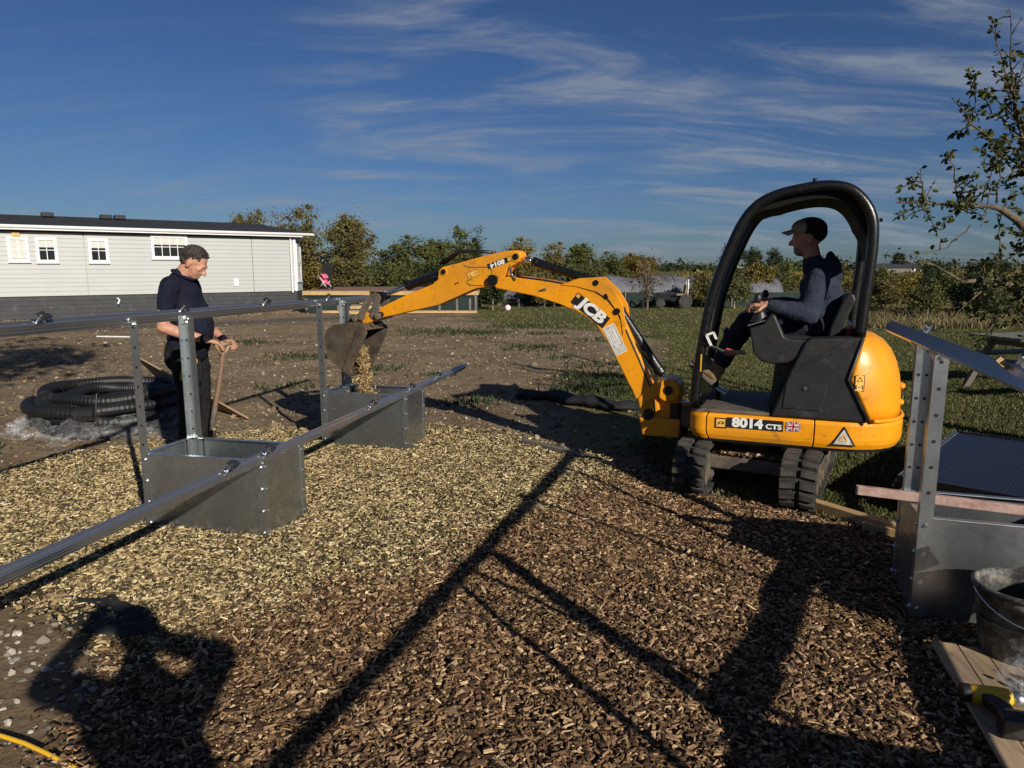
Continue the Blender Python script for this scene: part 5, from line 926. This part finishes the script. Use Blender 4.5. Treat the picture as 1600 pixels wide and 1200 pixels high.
MB().prism([(.12, .28), (.75, .26), (.78, .46), (.60, .60), (.12, .60)], -.22, .22).build('bonnet', M['black_paint'], gt, bevel=.04)
MB().prism([(-.55, .25), (.14, .25), (.14, .36), (-.55, .46)], -.25, .25).build('chassis', M['black_paint'], gt, bevel=.02)
MB().box((-.28, 0, .52), (.36, .40, .08)).build('seat_cushion', M['boot'], gt, bevel=.02); MB().box((-.47, 0, .72), (.07, .44, .36), Matrix.Rotation(-.12, 3, 'Y')).build('seat_back', M['boot'], gt, bevel=.02)
for x, r_, w in ((-.42, .27, .16), (.55, .19, .12)):
    for y in (-.36, .36): 
        k = MB().cyl((x, y - w / 2, r_), (x, y + w / 2, r_), r_, 22).build('wheel', M['rubber'], gt, bevel=.03); MB().cyl((x, y - w / 2 - .006, r_), (x, y + w / 2 + .006, r_), r_ * .5, 16).build('rim', M['greyplastic'], k)
MB().tube([(-.52, -.24, .3), (-.54, -.24, 1.02), (-.54, -.16, 1.1), (-.54, .16, 1.1), (-.54, .24, 1.02), (-.52, .24, .3)], .025, 8).build('roll_bar', M['upvc'], gt, True)
MB().tube([(.16, 0, .58), (-.02, 0, .78)], .018, 8).tube([(-.02 + .10 * math.sin(a) * .5, .15 * math.cos(a), .78 + .12 * math.sin(a)) for a in [2 * math.pi * k / 16 for k in range(17)]], .013, 6).build('steering_wheel', M['blackplastic'], gt)
MB().tube([(.70, .15, .35), (1.0, .16, .62), (1.15, .16, .15)], .03, 8).tube([(.70, -.15, .35), (1.0, -.16, .62), (1.15, -.16, .15)], .03, 8).box((1.2, 0, .16), (.10, .8, .26)).build('loader', M['black_paint'], gt)
# ------------------------------------------------------------------ picnic table
pn = empty('picnic_table', (6.75, 8.9, 0), R(14), 'weathered picnic table on the grass behind the right-hand frame', 'table')
for i in range(5): MB().box((0, -.30 + .15 * i, .72), (1.7, .14, .04)).build('top_board', M['greywood'], pn, bevel=.005)
for s in (-1, 1):
    for j in (0, 1): MB().box((0, s * (.68 + .13 * j), .43), (1.7, .12, .04)).build('seat_board', M['greywood'], pn, bevel=.005)
for x in (-.62, .62):
    MB().box((x, 0, .40), (.045, 1.55, .09)).build('seat_bearer', M['greywood'], pn); MB().box((x + .046, 0, .655), (.045, .70, .09)).build('top_bearer', M['greywood'], pn)
    for s in (-1, 1): MB().bar((x + .046, s * .60, 0), (x + .046, s * .24, .69), .045, .10, (1, 0, 0)).build('leg', M['greywood'], pn)
# ------------------------------------------------------------------ trees
def leafcloud(cs, per, sig, size, rng, flat_=.8, quad_=True):
    P = np.concatenate([rng.normal(0, 1, (per, 3)) * (np.array([sig, sig, sig * flat_]) * s)[None] + np.array(c)[None] for c, s in cs]); n = len(P)
    a = rng.normal(size=(n, 3)); a /= np.linalg.norm(a, axis=1)[:, None]; h = rng.normal(size=(n, 3)); b2 = np.cross(a, h); b2 /= np.linalg.norm(b2, axis=1)[:, None]; s = size * rng.lognormal(0, .3, n)[:, None]
    v = np.stack([P - a * s * .62, P - b2 * s * .30, P + a * s * .62, P + b2 * s * .30], 1); return v.reshape(-1, 3), np.arange(n * 4).reshape(n, 4)
def tree_proto(seed, shape, nc, per, size, trunk_h=.22, spread=.30, sig=.055, bare=False):
    rng = np.random.default_rng(seed); rd = random.Random(seed); cs = []
    while len(cs) < nc:
        p = rng.uniform(-1, 1, 3); q = (p[2] + 1) / 2
        prof = {'round': math.sqrt(max(0, 1 - (2 * q - 1) ** 2)) * (1.0 if q > .3 else .85), 'tall': (1 - q ** 1.6) * .9 + .18, 'bush': math.sqrt(max(0, 1 - q ** 2)), 'wide': math.sqrt(max(0, 1 - (q - .35) ** 2 / .43))}[shape] * (.78 + .3 * math.sin(5 * math.atan2(p[1], p[0]) + seed + 4 * q))
        r_ = math.hypot(p[0], p[1])
        if r_ > prof or r_ < prof * .35 * rng.random(): continue
        cs.append(((p[0] * spread, p[1] * spread, trunk_h * .8 + (1 - trunk_h * .8 - .04) * q), rng.uniform(.55, 1.35)))
    for k in range(int(nc * .18)): # shoots standing out of the crown
        c, s = cs[rd.randrange(nc)]; cs.append(((c[0] * 1.15, c[1] * 1.15, min(1.02, c[2] + rng.uniform(.03, .09))), .32))
    v, f = leafcloud(cs, per, sig, size, rng); lm = npmesh('crown', v, f)
    g = MB(); g.tube([(0, 0, -.02), (.006, .004, trunk_h * .5), (.0, .01, trunk_h), (.01, 0, .55), (.0, 0, .8)], [.028, .022, .018, .011, .004], 7)
    for c, s in cs[:16 if not bare else 40]:
        z = min(.6, max(trunk_h * .8, c[2] * .55)); m_ = (c[0] * .45 + rd.uniform(-.02, .02), c[1] * .45 + rd.uniform(-.02, .02), z + (c[2] - z) * .6); g.tube([(0, 0, z), m_, c], [.009, .006, .0025], 5)
    return lm, g.mesh('trunk')
PROTO = {'r1': tree_proto(11, 'round', 85, 95, .028), 'r2': tree_proto(12, 'round', 75, 95, .027, .18, .34), 't1': tree_proto(13, 'tall', 80, 90, .026, .14, .27, .05), 't2': tree_proto(14, 'tall', 70, 90, .027, .12, .23, .05), 'b1': tree_proto(15, 'bush', 95, 80, .038, .06, .52, .075), 'b2': tree_proto(16, 'bush', 95, 80, .038, .06, .56, .08), 'w1': tree_proto(17, 'wide', 60, 75, .044, .26, .50, .07), 'w2': tree_proto(18, 'wide', 54, 75, .044, .28, .46, .075), 'x1': tree_proto(19, 'round', 50, 9, .034, .2, .34, .06, True)}
VAR = {}
def tree(name, x, y, h, wd, proto, leaf, label, group, rz=None, bark='trunk', cat='tree'):
    lm, tm = PROTO[proto]; e = empty(name, (x, y, -.02), random.uniform(0, 6.28) if rz is None else rz, label, cat, group); e.scale = (h * wd, h * wd, h)
    for nm, me, mt in (('trunk', tm, bark), ('crown', lm, leaf)):
        key = (proto, nm, mt)
        if key not in VAR: c = me.copy(); c.materials.clear(); c.materials.append(M[mt]); VAR[key] = c
        o = bpy.data.objects.new(nm, VAR[key]); COL.objects.link(o); o.parent = e
    return e
GB = 'trees behind the mobile home and deck'
for a in [('autumn_tree', -16.0, 45, 5.6, .75, 't1', 'l_olive', 'bushy brownish tree whose top shows left over the mobile home roof'), ('autumn_tree', -17.6, 47, 5.0, .6, 'r1', 'l_olive', 'low olive tree top just left over the roof, beside the bushy one'), ('autumn_tree', -13.3, 46, 6.0, .95, 't1', 'l_olive', 'tallest olive brown tree rising behind the right end of the mobile home'), ('autumn_tree', -15.0, 47, 5.2, .75, 't2', 'l_yellow', 'narrow yellowish tree over the roof left of the tallest tree'),
          ('broad_tree', -9.5, 42, 4.6, 1.05, 'r1', 'l_olive', 'rounded olive green tree standing alone above the deck'), ('broad_tree', -5.9, 40, 3.35, 1.3, 'r2', 'l_green', 'dense green tree directly left of the digger dipper arm'), ('broad_tree', -4.4, 41, 3.2, 1.05, 'r1', 'l_green', 'loose light green tree behind the middle of the dipper arm'), ('broad_tree', -3.3, 43, 4.4, .95, 't1', 'l_green', 'upright green tree rising above the dipper arm'), ('broad_tree', -2.25, 44, 4.1, .8, 't2', 'l_dark', 'slim darker tree just right of the upright green tree'),
          ('broad_tree', .35, 44, 3.4, 1.05, 'r2', 'l_yellow', 'yellowing tree behind the joint of boom and dipper'), ('broad_tree', 2.9, 49, 3.6, 1.2, 't1', 'l_yellow', 'pointed golden tree above the boom'), ('broad_tree', 4.3, 45, 3.1, 1.1, 'r1', 'l_green', 'green orchard tree right of the pointed golden tree above the boom'), ('broad_tree', 5.7, 42, 2.5, 1.3, 'r2', 'l_green', 'spreading green tree above the bend of the boom'), ('broad_tree', 7.6, 46, 2.5, 1.2, 'r1', 'l_yellow', 'golden round tree behind the left end of the polytunnel'), ('broad_tree', 11.3, 60, 2.5, 1.1, 'r1', 'l_yellow', 'golden bush like tree behind the right end of the polytunnel')]:
    tree(*a, GB)
for i, (x, y, h, w, p, l_, lab) in enumerate([(-11.8, 36, 2.1, 1.5, 'b1', 'l_brown', 'brownish hedge bush beside the bay end of the mobile home'), (-9.9, 35, 2.0, 1.5, 'b2', 'l_yellow', 'yellow green hedge bush behind the toy pushchair'), (-7.9, 35.5, 2.1, 1.6, 'b1', 'l_olive', 'olive hedge bush behind the middle of the deck'), (-5.7, 35, 1.95, 1.5, 'b2', 'l_green', 'green hedge bush behind the bucket ram'), (-3.7, 35, 1.8, 1.5, 'b1', 'l_dark', 'dark hedge bush behind the right end of the deck'), (-1.9, 36, 1.7, 1.4, 'b2', 'l_olive', 'low olive hedge bush under the dipper arm'), (3.1, 34, 1.75, .9, 'r2', 'l_green', 'leafy green fruit tree before the left of the polytunnel film')]): tree('hedge_bush', x, y, h, w, p, l_, lab, 'hedge behind the deck', cat='bush')
tree('apple_tree', -.72, 26.9, 1.45, .95, 'w1', 'l_dark', 'small dark apple tree under the boom beside the white ball', GB, bark='paletrunk')
tree('bare_tree', 5.15, 27.2, 2.25, .9, 'x1', 'l_brown', 'nearly bare thin tree in front of the polytunnel', GB, bark='trunk')
tree('fruit_tree', 7.6, 28.6, 1.5, .9, 'w1', 'l_olive', 'loose olive fruit tree directly behind the garden tractor', GB, bark='paletrunk'); tree('fruit_tree', 2.2, 28.7, 1.6, .95, 'w2', 'l_green', 'green fruit tree between boom and dipper ram before the polytunnel', GB, bark='paletrunk'); tree('fruit_tree', 8.6, 27.6, 1.6, .85, 'w2', 'l_green', 'thin leafed fruit tree right of the garden tractor', GB, bark='paletrunk'); tree('fruit_tree', 3.35, 29.0, 1.9, .8, 'r2', 'l_green', 'leafy fruit tree close behind the upper boom bend', GB); tree('fruit_tree', 1.3, 28.5, 1.55, .9, 'w1', 'l_olive', 'low olive fruit tree half hidden by the boom and dipper ram', GB)
for i, (x, y, h, lab) in enumerate([(10.6, 31, 1.85, 'yellowing orchard tree just left of the canopy front post'), (12.3, 33, 1.9, 'green orchard tree seen between the canopy post and the operator\'s knee'), (14.0, 32, 1.8, 'olive orchard tree seen behind the operator\'s forearm'), (15.4, 34, 1.85, 'yellowing orchard tree seen just in front of the operator\'s chest'), (17.0, 33, 1.65, 'green orchard tree hidden mostly by the operator\'s back'), (13.45, 25.9, 1.32, 'olive orchard tree with pale trunk just right of the canopy rear post'), (15.0, 27.6, 1.3, 'yellowing orchard tree behind the two pale trunked ones right of the canopy'), (12.95, 22.2, 1.12, 'small green orchard tree with bare trunk nearest the camera on the lawn'), (15.1, 23.6, 1.2, 'low olive orchard tree half under the drooping apple branches'), (17.2, 26.5, 1.35, 'yellowing orchard tree behind the drooping apple branches'), (18.2, 30, 1.35, 'green orchard tree below the distant farm building'), (20.1, 32, 1.4, 'olive orchard tree below the dark skyline bush'), (17.6, 36, 1.5, 'far yellowing orchard tree right behind the canopy rear post'), (11.3, 37, 1.85, 'far green orchard tree behind the end of the polytunnel')]):
    tree('orchard_tree', x, y, h, 1.05, ('w1', 'w2')[i % 2], ('l_yellow', 'l_green', 'l_olive')[i % 3], lab, 'orchard trees on the right', bark='paletrunk')
tree('dark_bush', 14.9, 22.5, 1.95, .85, 'b1', 'l_dark', 'large dark bush at the right behind the apple branches', 'bushes at the right', cat='bush'); tree('dark_bush', 16.8, 22.5, 1.8, .9, 'b2', 'l_brown', 'brown tinged bush at the right edge behind the apple branches', 'bushes at the right', cat='bush'); tree('dark_bush', 18.6, 31.5, 1.95, .75, 'b2', 'l_dark', 'dark rounded bush on the skyline right of the canopy', 'bushes at the right', cat='bush')
# a tree left of the camera whose crown shades the earth beside the pipe coil
e = empty('shade_tree', (-5.6, 1.2, 0), 0, 'tall tree left of the camera shading the earth beside the pipe coil', 'tree')
rg_ = np.random.default_rng(31); cs = [((2.3 + rg_.normal(0, 1.15), 1.0 + rg_.normal(0, .85), 5.1 + rg_.normal(0, .45)), rg_.uniform(.6, 1.2)) for _ in range(64)]; v, f = leafcloud(cs, 40, .34, .16, rg_); link('crown', npmesh('crown', v, f), M['l_green'], e)
g = MB().tube([(0, 0, -.05), (.1, .05, 1.6), (.5, .3, 3.2), (1.3, .7, 4.5), (2.2, .95, 5.3)], [.17, .14, .11, .07, .03], 9)
for c, s in cs[:14]: g.tube([(.9, .5, 3.9), ((.9 + c[0]) / 2, (.5 + c[1]) / 2, 4.5), c], [.05, .03, .01], 6)
g.build('trunk', M['trunk'], e, True)
# apple tree right of the view, its branches hang into the picture
at = empty('apple_tree', (4.74, 6.1, 0), 0, 'apple tree at the right edge with leafy branches against the sky', 'tree')
AO = Vector((4.74, 6.1, 0)); rd = random.Random(5); tw = MB(); leaves = []; 
def bez(p, q, sag, n=9):
    m_ = (p + q) / 2 + sag; return [p * (1 - t_) ** 2 + m_ * 2 * t_ * (1 - t_) + q * t_ ** 2 for t_ in [i / n for i in range(n + 1)]]
def twig(p, q, sag, r0, r1, dens, lo=.15, spur=0):
    pts = bez(Vector(p), Vector(q), Vector(sag)); pts = [v_ + Vector((rd.uniform(-1, 1), rd.uniform(-1, 1), rd.uniform(-1, 1))) * .012 for v_ in pts]; tw.tube(pts, [r0 + (r1 - r0) * i / (len(pts) - 1) for i in range(len(pts))], 6); L_ = (Vector(q) - Vector(p)).length
    for k in range(int(dens * .8 * L_)):
        u = lo + (1 - lo) * rd.random(); i = min(len(pts) - 2, int(u * (len(pts) - 1))); leaves.append((pts[i].lerp(pts[i + 1], rd.random()), (pts[i + 1] - pts[i]).normalized()))
    for k in range(spur):
        i = rd.randrange(1, len(pts) - 1); b0 = pts[i]; d = Vector((rd.uniform(-1, .4), rd.uniform(-.7, .7), rd.uniform(-.5, 1))).normalized(); q2 = b0 + d * rd.uniform(.08, .26); tw.tube([b0, b0.lerp(q2, .5) + Vector((0, 0, .01)), q2], [.005, .004, .002], 5)
        for j in range(int(dens * .22)): leaves.append((b0.lerp(q2, rd.uniform(.3, 1)), d))
    return pts
V3 = Vector
main = [twig((.0, 0, 1.0), (-1.25, -.75, 2.02), (0, 0, .55), .05, .02, 0), twig((0, 0, 1.1), (-.95, -.5, 2.75), (0, 0, .3), .05, .016, 30, .5, 6), twig((.05, .1, 1.0), (.9, .3, 3.2), (0, 0, .3), .06, .02, 10, .3, 4), twig((0, 0, 1.15), (.2, .5, 3.6), (-.2, 0, .3), .06, .015, 10, .3, 5), twig((0, 0, 1.0), (-1.15, -.35, 1.45), (0, 0, .35), .045, .015, 18, .4, 7)]
tw.tube([(.1, .05, -.05), (.06, .02, .5), (0, 0, 1.15)], [.13, .11, .09], 10)
B1 = main[0][-1]
# horizontal limb seen at eye height against the sky, with upright shoots
twig(B1, (-1.95, -.82, 2.03), (0, 0, .02), .014, .004, 80, .1, 9); S0 = V3((-1.5, -.8, 2.04))
for p, q, dn_ in ((S0, (-1.60, -.80, 2.40), 60), ((-1.15, -.7, 2.05), (-1.18, -.72, 2.42), 55), ((-1.75, -.82, 2.03), (-1.80, -.8, 2.28), 60), ((-.9, -.6, 2.1), (-.85, -.62, 2.5), 60), (B1, (-1.35, -.85, 1.86), 40), ((-1.80, -.82, 2.02), (-1.70, -.84, 1.92), 20), ((-.7, -.55, 2.1), (-.62, -.6, 2.75), 55)): twig(p, q, (0, 0, .02), .008, .003, dn_, .05, 2)
B2 = main[1][-1]
twig((-.75, -.40, 2.3), (-1.50, -.62, 2.78), (.1, 0, -.12), .012, .004, 85, .1, 8); twig((-.82, -.45, 2.5), (-1.26, -.6, 3.30), (.05, 0, -.1), .010, .003, 60, .15, 6); twig((-1.28, -.56, 2.70), (-1.38, -.58, 3.02), (0, 0, 0), .006, .002, 70, .2, 1); twig(B2, (-1.12, -.55, 3.45), (0, 0, .1), .010, .003, 6, .3, 6); twig(B2, (-.98, -.6, 3.15), (0, 0, 0), .008, .003, 6, .3, 5); twig((-.5, -.35, 2.2), (-.95, -.55, 2.45), (0, 0, .05), .01, .003, 60, .1, 4)
for k in range(18):
    b0 = rd.choice([main[1][6], main[1][8], V3((-.55, -.4, 2.3)), V3((-.4, -.3, 2.0)), V3((-.85, -.45, 2.55)), V3((-.6, -.5, 1.75)), V3((-.95, -.6, 2.05)), V3((-1.3, -.75, 2.05))]); q0 = b0 + V3((rd.uniform(-.45, .1), rd.uniform(-.3, .1), rd.uniform(-.15, .42))); twig(b0, q0, (rd.uniform(-.05, .05), 0, rd.uniform(-.05, .08)), .006, .002, 60, .2, 2)
# drooping limb right of the digger
twig(main[4][-1], (-1.72, -.45, 1.62), (0, 0, .10), .010, .003, 24, .2, 2); twig((-1.2, -.5, 1.9), (-1.68, -.55, 1.66), (.05, 0, -.12), .006, .003, 16, .2, 1)
twig((-.6, -.2, 1.5), (-1.20, -.42, 1.20), (0, 0, .12), .015, .004, 70, .2, 8); twig((-.4, -.2, 1.4), (-.92, -.3, .92), (0, 0, .15), .015, .004, 80, .3, 8); twig((-.5, -.3, 1.45), (-.80, -.5, 1.82), (0, 0, .1), .012, .004, 60, .1, 6); twig((-.3, -.3, 1.5), (-.62, -.55, 1.40), (0, 0, .1), .012, .004, 80, .1, 8); twig((-.3, -.1, 1.4), (-.55, -.3, .98), (0, 0, .1), .012, .004, 80, .1, 8); twig((-.95, -.45, 1.95), (-1.0, -.55, 1.60), (0, 0, 0), .007, .003, 50, .1, 3); twig((-.6, -.4, 2.05), (-.72, -.55, 1.62), (0, 0, 0), .007, .003, 55, .1, 4)
tw.build('trunk', M['trunk'], at, True)
lv, lf = [], []
for p, d in leaves:
    L_ = rd.uniform(.03, .056); w = L_ * .30; ax = (d * .4 + Vector((rd.uniform(-1, 1), rd.uniform(-1, 1), rd.uniform(-1, .7)))).normalized(); sd2 = ax.cross(Vector((rd.uniform(-1, 1), rd.uniform(-1, 1), rd.uniform(-.3, 1)))).normalized(); nn = ax.cross(sd2) * w * .5
    p0 = p + ax * .008; b0 = len(lv); lv += [p0, p0 + ax * L_ * .35 + sd2 * w - nn, p0 + ax * L_ * .75 + sd2 * w * .75 - nn, p0 + ax * L_, p0 + ax * L_ * .75 - sd2 * w * .75 - nn, p0 + ax * L_ * .35 - sd2 * w - nn, p0 + ax * L_ * .55]
    lf += [(b0, b0 + 1, b0 + 6), (b0 + 1, b0 + 2, b0 + 6), (b0 + 2, b0 + 3, b0 + 6), (b0 + 3, b0 + 4, b0 + 6), (b0 + 4, b0 + 5, b0 + 6), (b0 + 5, b0, b0 + 6)]
link('crown', npmesh('crown', np.array([v_[:] for v_ in lv]), lf), M['l_apple'], at)
# ------------------------------------------------------------------ far things
rg_ = np.random.default_rng(77); cs = []
for i in range(420):
    a = rg_.uniform(-48, 48); d = rg_.uniform(230, 420); h = rg_.uniform(.8, 2.2) * (1.6 if rg_.random() < .10 else 1)
    for k in range(3): cs.append(((d * math.sin(R(a)) + rg_.normal(0, 4), d * math.cos(R(a)), h * (.35 + .45 * k)), h * (1.0 - .22 * k)))
v, f = leafcloud(cs, 34, 1.0, .95, rg_, .6); tag(link('far_woodland', npmesh('far_woodland', v, f), M['l_dark']), 'distant dark woodland along the horizon', 'woodland', kind='stuff')
rg_ = np.random.default_rng(78); cs = []
for i in range(160): a = rg_.uniform(13, 47); d = rg_.uniform(48, 120); cs.append(((d * math.sin(R(a)), d * math.cos(R(a)), rg_.uniform(.25, .75)), rg_.uniform(.5, .8)))
v, f = leafcloud(cs, 90, .8, .26, rg_, .5); tag(link('far_orchard', npmesh('far_orchard', v, f), M['l_yellow']), 'far rows of yellowing orchard trees merging into one mass', 'orchard', kind='stuff')
for x, y, h, w, p, lab in [(62, 205, 8.5, 1.0, 'r1', 'distant round dark tree left of the canopy post'), (68, 205, 7.5, 1.0, 'r2', 'distant dark tree seen between the canopy front posts'), (80, 220, 7.6, 1.0, 'r2', 'distant dark tree seen just left of the operator'), (73, 215, 6.0, 1.2, 'r1', 'lower distant dark tree seen inside the canopy opening'), (118, 220, 6.2, 1.1, 'r1', 'distant dark tree on the skyline right of the canopy')]: tree('far_tree', x, y, h, w, p, 'l_dark', lab, 'distant skyline trees')
e = empty('white_shed', (62, 200, 0), R(-10), 'distant white roofed shed on the skyline seen through the canopy', 'shed'); MB().prism([(-2.6, 0), (2.6, 0), (2.6, 1.2), (0, 2.2), (-2.6, 1.2)], -4, 4).build('shed_body', M['upvc'], e); MB().box((-1, -4.01, .6), (1.2, .04, 1.1)).build('door', M['greywood'], e)
e = empty('farm_building', (112, 215, 0), R(5), 'long low farm building on the far skyline at right', 'building'); MB().box((0, 0, .7), (22, 8, 1.4)).build('wall', M['greywood'], e); MB().prism([(-4.3, 1.4), (4.3, 1.4), (0, 2.6)], -11.3, 11.3, 'x').build('roof', M['skirt'], e); MB().box((8, -4.02, .7), (4, .04, 1.2)).build('door', M['curtain'], e)
